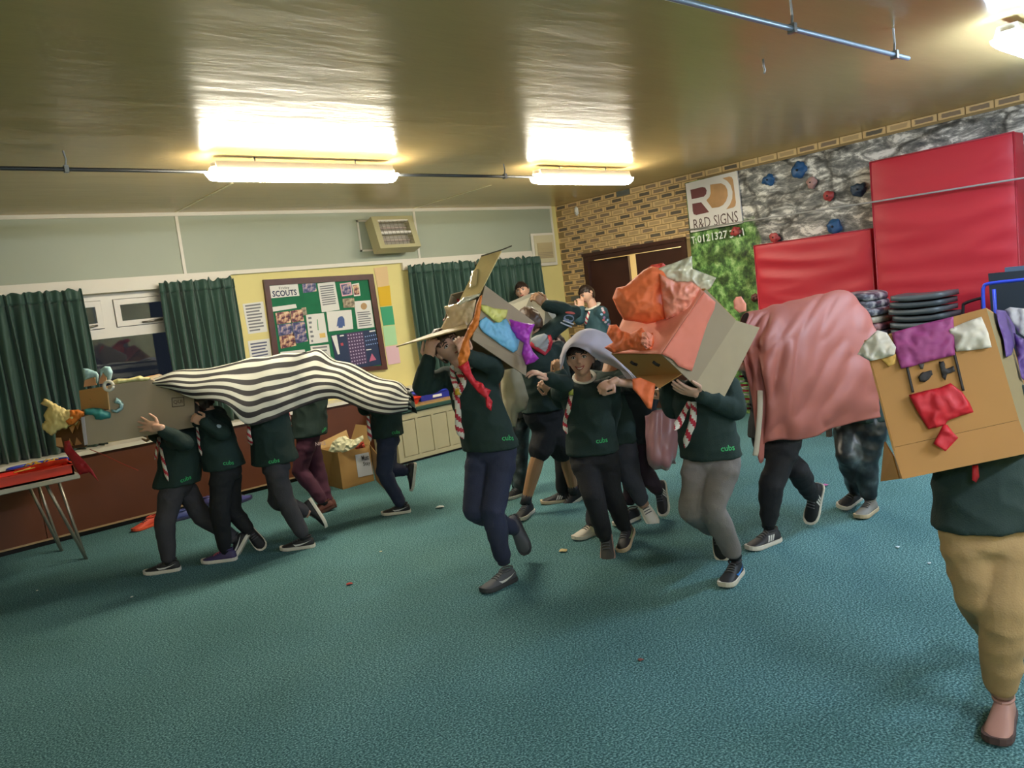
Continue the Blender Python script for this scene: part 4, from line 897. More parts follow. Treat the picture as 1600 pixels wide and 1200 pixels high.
PROF = [(-.072, .012, .045), (-.066, .024, .068), (-.045, .032, .082), (-.015, .034, .088), (.02, .035, .084), (.05, .038, .070), (.085, .042, .056), (.12, .044, .047), (.15, .040, .040), (.172, .027, .032), (.182, .010, .022)]
def prof(x):
    for (a, w, h), (b_, w2, h2) in zip(PROF, PROF[1:]):
        if a <= x <= b_: s = (x-a)/(b_-a); return w+(w2-w)*s, h+(h2-h)*s
    return PROF[-1][1:]
def shoe(root, ankle, toe, up, k, upm, solem, lacem, mark=None, markm=None, flat=False, thick=.024):
    T = toe.copy()
    if flat: T.z = 0; up = ZU.copy()
    T.normalize(); up = (up-T*up.dot(T)).normalized(); Y = up.cross(T)
    org = ankle-up*.088*k
    if flat: org.z = .001
    X = lambda x, y, z: org+(T*x+Y*y+up*z)*k
    bm = bmesh.new(); ring = []
    for x, w, h in PROF:
        ring.append([bm.verts.new(X(x, w*math.copysign(abs(math.cos(a))**.8, math.cos(a)), thick*.6+(h-thick*.6)*math.sin(a)**.75)) for a in [math.pi*i/12 for i in range(13)]])
    for i in range(len(ring)-1):
        for j in range(12): bm.faces.new((ring[i][j], ring[i][j+1], ring[i+1][j+1], ring[i+1][j]))
        bm.faces.new((ring[i][0], ring[i+1][0], ring[i+1][12], ring[i][12]))
    bm.faces.new(ring[0]); bm.faces.new(ring[-1][::-1]); s = bo('shoe', bm, upm, root, True)
    bm = bmesh.new(); out = [(x-.003 if x < 0 else x+.003, w+.005) for x, w, h in PROF]; poly_ = [(x, w) for x, w in out]+[(x, -w) for x, w in out[::-1]]
    n = len(poly_); lift = lambda x: max(0, x-.10)**2*1.6
    rr = [[bm.verts.new(X(x, y*f, z+lift(x))) for x, y in poly_] for z, f in ((0, .93), (thick*.35, 1.0), (thick, .98))]
    for a_, b_ in ((0, 1), (1, 2)):
        for i in range(n): bm.faces.new((rr[a_][i], rr[a_][(i+1) % n], rr[b_][(i+1) % n], rr[b_][i]))
    bm.faces.new(rr[0][::-1]); bm.faces.new(rr[2]); bo('sole', bm, solem, s, False)
    if lacem:
        bm = bmesh.new()
        for x in (.030, .047, .064, .081):
            w, h = prof(x); pts = [X(x, w*math.cos(a), thick*.6+(h+.003-thick*.6)*math.sin(a)**.75) for a in [math.pi*(.30+.4*i/6) for i in range(7)]]; add_tube(bm, pts, .0035*k, 6)
        bo('laces', bm, lacem, s, True)
    bm = bmesh.new(); c = X(-.012, 0, .084); add_tube(bm, [c+(T*(.042*math.cos(a))+Y*(.031*math.sin(a))+up*(-.004*math.cos(a)))*k for a in [2*math.pi*i/16 for i in range(17)]], .0055*k, 6, caps=False); bo('collar', bm, upm, s, True)
    def side_pt(x, z, sd):
        w, h = prof(x); q = max(0, min(1, (z-thick*.6)/(h-thick*.6))); a = math.asin(q**(1/.75)); return X(x, sd*(w*abs(math.cos(a))**.8+.0022), z)
    if mark:
        V = []; Fc = []
        for sd in (-1, 1):
            if mark == 'stripes':
                for x0 in (.012, .030, .048):
                    b0 = len(V)
                    for j in range(5):
                        z = .030+.032*j/4; x = x0-.018*j/4; V += [side_pt(x, z, sd), side_pt(x+.011, z, sd)]
                    for j in range(4): Fc.append((b0+2*j, b0+2*j+1, b0+2*j+3, b0+2*j+2))
            else:
                b0 = len(V); top = [(-.055, .058), (-.02, .049), (.02, .043), (.055, .042), (.078, .046)]; bot = [(-.055, .058), (-.015, .043), (.025, .032), (.060, .030), (.078, .046)]
                for a_, b_ in zip(top, bot): V += [side_pt(*a_, sd), side_pt(*b_, sd)]
                for j in range(4): Fc.append((b0+2*j, b0+2*j+1, b0+2*j+3, b0+2*j+2))
        o = mo('side_mark', V, Fc, markm, s); mod(o, 'SOLIDIFY', thickness=.0015, offset=0)
    return s
WH = mat('sole_white', 'cfc8ba', .6); BK = mat('shoe_black', '1c1b1e', .6); GY = mat('shoe_grey', '4a4b50', .65)
PEOPLE = {}
class Person: pass
def person(key, label, uv0, face, neck, hem, headp=None, k=1.0, arms=(), legs=(), tr=None, jm=None, hairm=None, headdir=None, smile=False, hf=1.0, lean=None, width=1.0, skin=None, fine=False, shorts=None, seed=0, depth=1.0, D=None, fringe=.05, headup=None, hair_on=True):
    pr = Person(); D = D or floor_depth(*uv0); pr.D = D
    pt = lambda q: P(q[0], q[1], D+(q[2] if len(q) > 2 else 0))
    a = math.radians(face); F = (-FH*math.cos(a)+RH*math.sin(a)).normalized(); S = ZU.cross(F); pr.F, pr.S = F, S
    nk, hm = pt(neck), pt(hem); U = (nk-hm).normalized(); hd = pt(headp) if headp else nk+U*.15*k+F*.03
    root = thing('person', label, 'person', Vector((hm.x, hm.y, 0)), 'scouts dressed in costumes and helpers'); pr.root = root; skin = skin or SKIN
    if headdir is not None: a2 = math.radians(headdir); HF = (-FH*math.cos(a2)+RH*math.sin(a2)).normalized()
    else: HF = F
    HU = (headup if headup is not None else (hd-nk).normalized()); HF = (HF-HU*HF.dot(HU)).normalized(); HS = HU.cross(HF)
    kh = k*hf; shw = .150*k*width; sh = {s: nk-U*.045*k+S*(s*shw) for s in (-1, 1)}
    # bare body: one continuous mesh
    bm = bmesh.new(); head(bm, hd, HF, HS, HU, kh)
    add_limb(bm, [hd-HU*.05*kh-HF*.012, nk-U*.02], [.046*k, .052*k], 14)
    add_limb(bm, [nk-U*.02, nk-U*.09*k, hm+U*.02], [.05*k, .075*k, .07*k], 14, 4)
    arm_info = []
    for s, el, wr, hs in arms:
        e, w = pt(el), pt(wr)
        if hs is None: hs = dict(vec=(w-e), curl=.5)
        add_limb(bm, [nk-U*.06*k, sh[s], e, w], [.045*k, .036*k, .031*k, .0225*k], 12, 5); arm_info.append((s, e, w, hs))
        if hs: hand(bm, w, hs['vec'] if 'vec' in hs else pt(hs['to'])-w, cb(*hs.get('back', (0, .3, -1))), s, k*hs.get('size', 1), hs.get('curl', .4), hs.get('spread', .15))
    leg_info = []
    for L in legs:
        kn, an = pt(L['knee']), pt(L['ankle']); hp_ = hm-U*.055*k+S*(L['s']*.072*k*width); leg_info.append((hp_, kn, an, L))
        bare = L.get('bare'); add_limb(bm, [hm, hp_, kn, kn.lerp(an, .3), an], [.06*k, .055*k, .047*k if bare else .04*k, .050*k if bare else .036*k, .033*k], 12, 4)
    me = remesh(bm, .0042 if fine else .007, 2 if fine else 1, .35); pr.body = link_mesh('body', me, skin, root, True)
    face_parts(root, hd, HF, HS, HU, kh, smile, hairm or HAIR)
    if hair_on: hair(root, hd, HF, HS, HU, kh, hairm or HAIR, seed, fringe)
    # jumper
    bm = bmesh.new(); W_, B_ = .150*k*width, .105*k*width*depth; sp = [hm-U*.035*k, hm+(nk-hm)*.22, hm+(nk-hm)*.5, nk-U*.10*k, nk-U*.045*k, nk-U*.005]
    if lean is not None: sp[1] += cb(*lean)*.5; sp[2] += cb(*lean)
    rd = [(W_*1.10, B_*1.18), (W_*1.02, B_*1.10), (W_*.99, B_*1.06), (W_*1.02, B_*1.05), (W_*.86, B_*.86), (W_*.40, B_*.58)]
    cs = catmull(sp, 16); rs = [Vector((*rd[min(5, int(i/15*5))], 0)).lerp(Vector((*rd[min(5, int(i/15*5)+1)], 0)), i/15*5-int(i/15*5)) for i in range(16)]
    add_loft(bm, [(c, S*r.x, F*r.y) for c, r in zip(cs, rs)], 24)
    add_tube(bm, [nk-U*.015+(S*.052*math.cos(t)+F*.050*math.sin(t))*k for t in [2*math.pi*i/16 for i in range(17)]], .012*k, 8, caps=False)
    for s, e, w, hs in arm_info:
        sl = (w-e)*(hs.get('sleeve', .95) if hs else .97)
        add_limb(bm, [nk-U*.075*k+S*(s*shw*.5), sh[s]-U*.012, e, e+sl], [.070*k, .064*k, .053*k, .039*k], 16, 5)
        add_limb(bm, [e+sl*.9, e+sl], [.041*k, .041*k], 12, 1)
    if arm_info and len(arm_info) < 2:
        pass
    me = remesh(bm, .009, 3); wrinkle(me, .008, 9, seed, (1, 1, 1.1)); pr.jumper = link_mesh('jumper', me, jm or JG, root, True)
    # trousers
    bm = bmesh.new(); hips = [(hm+U*.05*k, S*.118*k*width, F*.088*k), (hm-U*.03*k, S*.138*k*width, F*.100*k), (hm-U*.09*k, S*.136*k*width, F*.10*k), (hm-U*.13*k, S*.09*k, F*.07*k)]
    add_loft(bm, hips, 20)
    for hp_, kn, an, L in leg_info:
        lw = L.get('w', 1.0)*k
        if shorts: kk = hp_.lerp(kn, .86); add_limb(bm, [hp_, hp_.lerp(kn, .45), kk], [.088*lw, .092*lw, .084*lw], 16, 4); continue
        end = kn.lerp(an, .93); add_limb(bm, [hp_, kn, kn.lerp(an, .35), end], [.080*lw, .067*lw, .062*lw, .048*lw], 16, 4); add_ball(bm, hp_.lerp(kn, .25), .086*lw, sub=2)
        if L.get('cuff', True): add_limb(bm, [end-(an-kn)*.06, end], [.049*lw, .046*lw], 14, 1)
    me = remesh(bm, .009, 3); wrinkle(me, .006, 8, seed+5, (1, 1, 1.35)); pr.trousers = link_mesh('shorts' if shorts else 'trousers', me, tr, root, True)
    for hp_, kn, an, L in leg_info:
        tube('sock', [kn.lerp(an, .86), kn.lerp(an, 1.0), an-(kn-an).normalized()*.03*k], [.036*k, .036*k, .036*k], L.get('sock', BK), root, 12)
        if L.get('shoe'): shoe(root, an, pt(L['toe'])-an, (kn-an), k*L.get('sz', .97), *L['shoe'], flat=L.get('flat', False))
    pr.bvh = bvh_of(pr.jumper); pr.bvt = bvh_of(pr.trousers); PEOPLE[key] = pr
    return pr
def hit(bvh, u, v, fallback):
    h = bvh.ray_cast(CAM, ray(u, v).normalized())
    return (h[0], h[1]) if h[0] is not None else (P(u, v, fallback), -FW)
def scarf_tail(pr, px, w=.016, name='neckerchief'):
    pts = []; 
    for u, v in px:
        p, n = hit(pr.bvh, u, v, pr.D-.15); pts.append(p+(CAM-p).normalized()*.012)
    pts = catmull(pts, 26); rr = [w*(.7+.5*i/25) if i < 22 else w*(1.2-.25*(i-21)) for i in range(26)]
    bm = bmesh.new(); add_tube(bm, pts, rr, 10, FW, .55, lambda i, k_: 1 if ((i*.55+k_*.6) % 4) < 1.7 else 0); return bo(name, bm, [N_WHITE, N_RED], pr.root, True)
def decal(pr, s, u, v, w, m, bvh=None, slant=0, name='lettering'):
    """small print laid onto the cloth under photo pixel (u, v)"""
    bv = bvh or pr.bvh; p, n = hit(bv, u, v, pr.D-.15); n = n if n.dot(CAM-p) > 0 else -n
    xa = (RT*math.cos(slant)+UP*math.sin(slant)); xa = (xa-n*xa.dot(n)).normalized(); ya = n.cross(xa)
    vv, ff, ext = text2d(s, 1, .01); kx = w/ext[0]; V = []
    for q in vv:
        a = p+xa*(q[0]*kx)+ya*(q[1]*kx); h = bv.ray_cast(a+n*.06, -n, .12); V.append((h[0] if h[0] is not None else a)+n*.0025)
    return mo(name, V, ff, m, pr.root)
def blob(pr, u, v, w, h, m, name, bvh=None, pts=12):
    bv = bvh or pr.bvh; p, n = hit(bv, u, v, pr.D-.15); n = n if n.dot(CAM-p) > 0 else -n
    xa = (RT-n*RT.dot(n)).normalized(); ya = n.cross(xa); V = []
    for i in range(pts):
        t = 2*math.pi*(i+.5)/pts; a = p+xa*(w*math.cos(t))+ya*(h*math.sin(t)); q = bv.ray_cast(a+n*.06, -n, .12); V.append((q[0] if q[0] is not None else a)+n*.004)
    V.append(sum(V, Vector())/pts+n*.001)
    return mo(name, V, [(i, (i+1) % pts, pts) for i in range(pts)], m, pr.root)
def sh(upm, sole=WH, lace=None, mark=None, mm=None): return (upm, sole, lace or mat('lace_grey', '55565a', .7), mark, mm or mat('mark_white', 'c8c6c0', .5))
def leg(s, knee, ankle, toe, shoe_, flat=False, **kw): return dict(s=s, knee=knee, ankle=ankle, toe=toe, shoe=shoe_, flat=flat, **kw)
BLK = trouser('black', '17171b'); GREY = trouser('charcoal', '3b383d'); NVY = trouser('navy', '262b42'); MAROON = trouser('burgundy', '4c2236'); PALE = trouser('pale_grey', '7a7472'); TAN = trouser('tan', 'a3865a'); CAMO = photo_mat('trousers_camo', [(.36, '16181c'), (.5, '262a2e'), (.6, '3c4448'), (.7, '5a6468')], 9)
sw = sh(BK, WH, None, 'swoosh'); st = sh(BK, WH, None, 'stripes')
# left group under the striped sheet
A1 = person('A1', 'child in green jumper and grey trousers hugging the long tan box at front left', (247, 893), -90, (288, 668, .0), (278, 748), (296, 640, 0), depth=1.32, arms=[(1, (290, 693, -.34), (248, 668, -.40), dict(to=(208, 662, -.38), back=(.15, .1, -1), curl=.1, spread=.32, sleeve=.80)), (-1, (262, 690, .1), (240, 680, .15), None)],
    legs=[leg(1, (257, 818, -.10), (263, 874, -.04), (222, 886, -.05), sw, True), leg(-1, (317, 808, .1), (366, 842, .12), (352, 868, .12), sh(BK, WH, None, 'swoosh'))], tr=GREY, fine=True, seed=1)
A2 = person('A2', 'child in black trousers and purple shoes at the back of the tan box', (345, 878), -90, (324, 640), (349, 722), (312, 628, -.02), depth=1.12, arms=[(1, (347, 676, -.22), (318, 660, -.28), dict(to=(291, 647, -.26), back=(.1, .3, -1), curl=.5, size=.9)), (-1, (318, 675, .12), (300, 660, .12), None)],
    legs=[leg(1, (343, 798, -.08), (352, 858, 0), (322, 868, 0), (mat('shoe_purple', '3c3158', .6), WH, mat('lace_pink', 'b0506a', .6), None, None), True), leg(-1, (362, 795, .08), (388, 828, .1), (402, 846, .1), sh(BK))], tr=BLK, fine=True, seed=2)
A3 = person('A3', 'child in grey trousers and black trainers third under the striped sheet', (465, 858), -80, (415, 625), (429, 714), (398, 612, 0), depth=1.32, arms=[(1, (386, 640, -.1), (378, 622, -.1), None), (-1, (400, 640, .15), (380, 620, .15), None)],
    legs=[leg(1, (446, 783, -.05), (474, 836, 0), (440, 852, .0), sw, True), leg(-1, (433, 782, .1), (478, 800, .15), (500, 834, .15), sh(BK), sock=mat('sock_skin', 'b08a74', .7))], tr=GREY, seed=3)
A4 = person('A4', 'child in burgundy leggings fourth under the striped sheet', (505, 800), -80, (488, 592), (482, 674), (476, 572, 0), depth=1.3, arms=[(1, (470, 600, -.1), (455, 580, -.1), None), (-1, (500, 600, .12), (478, 572, .12), None)],
    legs=[leg(1, (468, 735, -.05), (505, 784, 0), (480, 796, -.05), (mat('shoe_redbrown', '5a3026', .7), mat('sole_brown', '4a2c22', .7), None, None, None)), leg(-1, (498, 742, .08), (512, 786, .1), (488, 800, .05), (mat('shoe_redbrown'), mat('sole_brown'), None, None, None), True)], tr=MAROON, seed=4)
A5 = person('A5', 'child in navy trousers running last under the striped sheet', (620, 803), -80, (588, 619), (603, 674), (576, 612, .05), depth=1.15, lean=(.04, .02, 0), arms=[(1, (588, 645, -.1), (600, 630, -.15), None), (-1, (570, 640, .12), (562, 622, .1), None)],
    legs=[leg(1, (600, 738, -.05), (627, 788, 0), (598, 800, 0), sw, True), leg(-1, (608, 735, .08), (634, 735, .12), (630, 772, .14), sh(BK, WH))], tr=NVY, seed=5, k=.95)
# middle group
B1 = person('B1', 'boy in green jumper and navy joggers under the box with gold flaps', (780, 915), -25, (728, 572), (764, 690), (699, 541, -.02), headdir=28, arms=[(-1, (660, 604, -.08), (670, 562, -.12), dict(to=(674, 526, -.13), back=(-.5, .2, -1), curl=.45)), (1, (772, 572, -.12), (727, 556, -.33), dict(to=(712, 512, -.34), back=(.3, .2, -1), curl=.45, size=.85))],
    legs=[leg(1, (770, 798, -.10), (786, 872, 0), (757, 904, -.09), (GY, mat('sole_dark', '333438', .6), mat('lace_grey'), 'swoosh', mat('mark_white')), True, sock=mat('sock_navy', '2c3148', .8)), leg(-1, (742, 796, -.05), (800, 826, .28), (818, 872, .26), (GY, mat('sole_dark'), None, None, None), sock=mat('sock_navy'))], tr=NVY, fine=True, seed=6, k=1.02, hairm=HAIR_B)
B2 = person('B2', 'older boy in black shorts seen from behind holding a white paper box over his head', (812, 806), -150, (842, 538), (850, 632), (828, 505, .02), k=1.1, arms=[(1, (896, 488, .05), (852, 476, -.02), dict(to=(836, 462, -.04), back=(.2, .4, -1), curl=.6, size=.95)), (-1, (880, 600, -.12), (876, 583, -.22), dict(to=(868, 562, -.24), back=(-.2, .2, -1), curl=.9, size=.9))],
    legs=[leg(-1, (841, 712, -.05), (822, 782, 0), (808, 800, -.15), sh(BK), True, bare=True), leg(1, (885, 712, .1), (896, 765, .2), (880, 776, .2), sh(BK), bare=True)], tr=BLK, shorts=True, skin=SKIN_T, fine=True, seed=7, hairm=HAIR_B)
B3 = person('B3', 'smiling boy with white cloth over his head facing the camera', (950, 862), -8, (912, 594), (926, 698), (907, 560, -.08), headdir=-12, smile=True, hf=1.03, headup=(UP+RT*-.12).normalized(), arms=[(-1, (882, 600, -.18), (856, 591, -.3), dict(to=(832, 578, -.34), back=(-.2, 1, -.4), curl=.35, size=.95)), (1, (958, 636, .06), (952, 672, .12), None)],
    legs=[leg(-1, (928, 775, -.12), (944, 836, -.06), (946, 866, -.16), sh(mat('shoe_charcoal', '34332f', .7), mat('sole_pinkish', '9c8074', .7))), leg(1, (956, 772, 0), (976, 822, .08), (966, 845, -.05), sh(BK, mat('sole_cream', 'b9a586', .6), None, 'swoosh', mat('mark_olive', '7d8a5a', .6)))], tr=BLK, fine=True, seed=8, fringe=.040)
B4 = person('B4', 'child in grey trousers and white shoes hidden behind the smiling boy', (925, 835), -40, (952, 578), (960, 682), (960, 553, .10), headdir=140, arms=[(-1, (880, 628, -.08), (862, 612, -.16), dict(to=(846, 598, -.2), back=(-.3, .3, -1), curl=.7, size=.9)), (1, (975, 630, .05), (985, 660, .0), None)],
    legs=[leg(-1, (935, 765, -.02), (926, 818, 0), (908, 828, -.06), sh(mat('shoe_white', 'cfc8ba', .5)), True), leg(1, (985, 745, 0), (1004, 784, .08), (1024, 818, .02), sh(mat('shoe_white')), sock=mat('sock_skin'))], tr=trouser('slate', '3d3d46'), fine=True, seed=9)
B5 = person('B5', 'child in dark burgundy trousers with bare forearm reaching to the smiling boy', (1030, 782), -45, (990, 588, .08), (995, 680, .26), (984, 560, .08), D=4.95, arms=[(-1, (998, 600, -.24), (958, 597, -.44), dict(to=(938, 607, -.48), back=(-.1, .6, -.8), curl=.95, sleeve=.06)), (1, (1012, 636, .32), (1000, 655, .42), None)],
    legs=[leg(1, (1004, 735, .26), (1026, 764, .34), (1028, 790, .30), sh(mat('shoe_ink', '1f1f26', .6), WH, None, 'stripes')), leg(-1, (987, 735, .30), (984, 780, .36), (970, 786, .30), sh(mat('shoe_ink')), True)], tr=trouser('dark_burgundy', '2e1c26'), jm=mat('jumper_dark', '191f22', .85, bump=.2, bump_scale=220), fine=True, seed=10)
B6 = person('B6', 'child in black joggers and striped shoe mostly hidden behind the smiling boy', (873, 785), -70, (876, 562), (882, 640), (866, 540, .05), arms=[(1, (895, 600, .0), (890, 630, -.1), None), (-1, (870, 590, .1), (862, 600, .05), None)],
    legs=[leg(1, (880, 708, -.05), (878, 768, 0), (856, 778, 0), sh(BK, mat('sole_cream'), None, 'stripes'), True), leg(-1, (892, 705, .1), (900, 758, .2), (884, 768, .2), sh(BK, mat('sole_brown')))], tr=BLK, jm=mat('jumper_dark'), seed=11, k=.98)
B7 = person('B7', 'child in dark trousers mostly hidden behind the navy joggers', (806, 775), -60, (803, 545), (806, 645), (800, 515, 0), D=6.35, arms=[(1, (815, 595, -.05), (800, 580, -.12), None), (-1, (790, 590, .1), (785, 570, .05), None)],
    legs=[leg(1, (813, 705, 0), (812, 764, 0), (800, 772, -.05), sh(BK), True), leg(-1, (802, 705, .1), (806, 755, .2), (795, 765, .2), sh(BK))], tr=CAMO, jm=mat('jumper_dark'), seed=12)
# right group
C1 = person('C1', 'boy in pale grey joggers under the big coral tissue box', (1147, 903), -30, (1088, 590), (1110, 702), (1082, 556, .0), arms=[(1, (1150, 640, -.12), (1094, 616, -.22), dict(to=(1048, 604, -.26), back=(.1, -.9, -.5), curl=.15, spread=.08)), (-1, (1052, 640, .10), (1042, 622, .12), dict(vec=cb(-.2, .6, .8), curl=.5))],
    legs=[leg(1, (1112, 794, -.12), (1146, 864, 0), (1134, 898, -.10), (BK, WH, mat('lace_grey'), 'swoosh', mat('shoe_blue', '2a7ac8', .5)), True), leg(-1, (1080, 796, -.08), (1118, 828, .26), (1122, 858, .24), sh(BK))], tr=PALE, fine=True, seed=13, k=1.02)
C2 = person('C2', 'child in black trousers walking under the front of the pink sheet', (1192, 852), -55, (1208, 562, .16), (1212, 672, .04), (1204, 536, .20), arms=[(1, (1190, 575, -.12), (1150, 572, -.1), dict(to=(1128, 570, -.08), curl=.4, sleeve=.05)), (-1, (1180, 590, .1), (1165, 560, .1), None)],
    legs=[leg(1, (1205, 758, -.08), (1201, 816, 0), (1176, 842, -.06), sh(mat('shoe_darkgrey', '2e2d31', .6), WH, None, 'stripes'), True), leg(-1, (1246, 735, .0), (1268, 772, .18), (1258, 812, .18), sh(BK, WH, None, 'stripes'))], tr=BLK, jm=mat('jumper_dark'), fine=True, seed=14, k=1.05)
C3 = person('C3', 'child in dark camouflage trousers and grey shoes at the back of the pink sheet', (1357, 802), -45, (1330, 545, .08), (1343, 648), (1320, 516, .16), arms=[(1, (1350, 590, .02), (1332, 570, .0), None), (-1, (1310, 575, .10), (1302, 550, .08), None)],
    legs=[leg(1, (1352, 722, -.04), (1358, 772, 0), (1345, 795, -.08), sh(mat('shoe_stone', '77746e', .7), mat('sole_cream')), True, w=1.15), leg(-1, (1326, 712, -.05), (1338, 764, .15), (1325, 772, .1), sh(BK), w=1.15)], tr=CAMO, seed=15)
D1 = person('D1', 'child in tan trousers walking forward wearing the big brown face box at right', (1560, 1132), -5, (1520, 610, .06), (1536, 802), (1512, 555, .08), k=1.0, arms=[(-1, (1455, 700, .14), (1440, 640, .12), None), (1, (1600, 700, .1), (1610, 620, .1), None)],
    legs=[leg(1, (1566, 950, -.06), (1566, 1072, .0), (1556, 1118, -.10), (mat('sandal_pink', '9c7468', .6), mat('sole_sand', '4a3632', .7), None, None, None), True, sock=mat('sock_skin'), cuff=False, w=1.12), leg(-1, (1526, 930, -.02), (1548, 985, .30), (1556, 1040, .30), (mat('sandal_pink'), mat('sole_sand'), None, None, None), sock=mat('sock_skin'), cuff=False)], tr=TAN, seed=16)
# two older boys by the far wall
E1 = person('E1', 'dark haired older boy standing by the curtain behind everyone', (846, 640), -10, (822, 477), (836, 545), (816, 455, 0), D=9.75, k=1.18, headdir=-12, arms=[(-1, (800, 520, -.05), (812, 540, -.15), None), (1, (853, 515, -.05), (850, 540, -.15), None)],
    legs=[leg(-1, (838, 596, 0), (846, 632, 0), (838, 640, -.15), sh(BK), True), leg(1, (850, 596, 0), (858, 630, 0), (856, 640, -.15), sh(BK), True)], tr=BLK, seed=17, hf=.92, fringe=.05)
E2 = person('E2', 'older boy in teal badge shirt with red and white scarf holding hand to mouth', (944, 652), -65, (927, 480), (936, 556), (917, 460, -.02), D=9.45, k=1.15, headdir=-62, arms=[(-1, (905, 500, -.1), (908, 482, -.12), dict(to=(907, 468, -.10), back=(.2, .2, -1), curl=.5)), (1, (951, 520, -.05), (938, 545, -.2), None)],
    legs=[leg(-1, (936, 602, 0), (944, 642, 0), (930, 650, -.1), sh(BK), True), leg(1, (946, 602, 0), (954, 640, 0), (940, 648, -.1), sh(BK), True)], tr=BLK, jm=SHIRT, seed=18, hf=.92, fine=True, fringe=.055)
# scarves, logos, badges
scarf_tail(A1, [(247, 684), (245, 700), (242, 718)], .013); scarf_tail(A1, [(249, 684), (252, 705), (257, 730), (263, 752)], .015)
scarf_tail(A2, [(308, 668), (310, 685), (315, 712)], .012); scarf_tail(A3, [(389, 664), (389, 680), (393, 696)], .016)
scarf_tail(A4, [(450, 640), (452, 655), (454, 670)], .014); scarf_tail(A5, [(575, 650), (576, 668), (579, 690)], .016)
scarf_tail(B1, [(712, 600), (716, 640), (717, 665), (724, 686)], .022); scarf_tail(B1, [(716, 582), (724, 596), (716, 612), (708, 624)], .022)
scarf_tail(B1, [(706, 572), (708, 590), (714, 606)], .016)
bm = bmesh.new(); p = hit(B1.bvh, 716, 612, B1.D-.15)[0]; add_tube(bm, [p+UP*.018-FW*.014, p-UP*.018-FW*.014], .018, 10); bo('woggle', bm, mat('woggle_yellow', 'c9a02c', .5), B1.root, True)
scarf_tail(B3, [(892, 618), (888, 640), (884, 660), (886, 678)], .018)
bm = bmesh.new(); p = hit(B3.bvh, 892, 612, B3.D-.15)[0]; add_tube(bm, [p+UP*.014-FW*.014, p-UP*.02-FW*.014], .015, 10); bo('woggle', bm, mat('woggle_lime', 'a8b04a', .5), B3.root, True)
scarf_tail(C1, [(1078, 628), (1068, 648), (1054, 672)], .019); scarf_tail(C1, [(1084, 628), (1082, 660), (1070, 700)], .021)
scarf_tail(B5, [(964, 618), (972, 640), (986, 652)], .012)
for pr, u, v in ((A1, 290, 748), (A2, 357, 723), (A3, 428, 720), (A4, 506, 671), (A5, 619, 675), (B1, 794, 684), (B3, 940, 688), (C1, 1137, 700)): decal(pr, 'cubs', u, v, .075, LOGO, slant=.15)
decal(A4, 'NIKE', 501, 693, .085, mat('print_pink_pale', 'b8a0a8', .6), A4.bvt, .1); decal(B5, 'NIKE', 996, 688, .06, mat('print_brown', '7a5a50', .6), B5.bvt, .15)
blob(A2, 342, 666, .016, .016, mat('badge_pale', '9fb0b8', .6), 'badge')
for i, (u, v) in enumerate([(941, 482), (944, 488), (940, 491), (944, 496), (946, 503), (943, 500), (949, 500), (951, 507), (942, 485)]): blob(E2, u, v, .017, .017, mat('badge_%d' % (i % 4), ('b8a8b0', 'b05a60', '8fb0d0', '8a6a90')[i % 4], .6), 'badge', pts=8)
blob(E2, 928, 481, .022, .030, mat('badge_pale'), 'badge', pts=10)
def neck_scarf(pr, ctr, r, m, k=1.0, w=.022):
    c = P(*ctr); bm = bmesh.new(); add_tube(bm, [c+(pr.S*math.cos(t)*r+pr.F*math.sin(t)*r*.95)-ZU*.03*math.sin(t) for t in [2*math.pi*i/20 for i in range(21)]], w, 8, ZU, .6, lambda i, k_: 1 if k_ in (2, 3) and len(m) > 1 else 0, caps=False); return bo('neckerchief', bm, m, pr.root, True)
neck_scarf(E2, (926, 479, E2.D), .085, [N_WHITE, N_RED]); scarf_tail(E2, [(921, 486), (917, 498), (914, 508)], .02)
neck_scarf(B3, (913, 589, B3.D-.01), .064, [N_WHITE], w=.012); neck_scarf(B1, (727, 568, B1.D), .07, [N_WHITE, N_RED], w=.018); neck_scarf(E1, (822, 474, E1.D), .075, [N_WHITE], w=.018)
def cape(pr, outline, m, border, bm_):
    V = []; c = Vector((sum(p[0] for p in outline)/len(outline), sum(p[1] for p in outline)/len(outline)))
    o = paper('neckerchief', outline, lambda u, v: (hit(pr.bvh, u, v, pr.D-.15)[0]-CAM).dot(FW)-.018, m, pr.root, bulge=.01, crumple=.003, step=4)
    if border:
        pts = [P(u, v, (hit(pr.bvh, u, v, pr.D-.15)[0]-CAM).dot(FW)-.020) for u, v in border]; tube('scarf_border', pts, .014, bm_, o, 8, FW, .35)
cape(B2, [(826, 531), (838, 524), (850, 521), (858, 525), (860, 536), (856, 548), (852, 552), (838, 543)], mat('scarf_grey', 'a9acab', .75), [(858, 524), (861, 534), (858, 545), (852, 553), (840, 546), (828, 536)], N_RED)
for px in ([(880, 501), (888, 504), (896, 507)], [(876, 504), (884, 508), (893, 511)]):
    pts = [hit(B2.bvh, u, v, B2.D)[0]-FW*.004 for u, v in px]; tube('badge_stripe', pts, .006, mat('stripe_white', 'b9bcc4', .6), B2.root, 6)
blob(B2, 889, 498, .045, .03, mat('badge_slate', '6c7488', .6), 'badge'); blob(B2, 891, 489, .04, .010, mat('badge_red', 'a8483c', .6), 'badge')
V = []; 
for i in range(9):
    v = 588+i*6; pts = [hit(C2.bvh, u, v+2*math.sin(i), C2.D-.1)[0]-FW*.006 for u in (1155+i*.4, 1161+i*.5, 1167+i*.6)]; tube('badge_stripe', pts, .007, N_RED if i % 2 == 0 else N_WHITE, C2.root, 6, FW, .4)
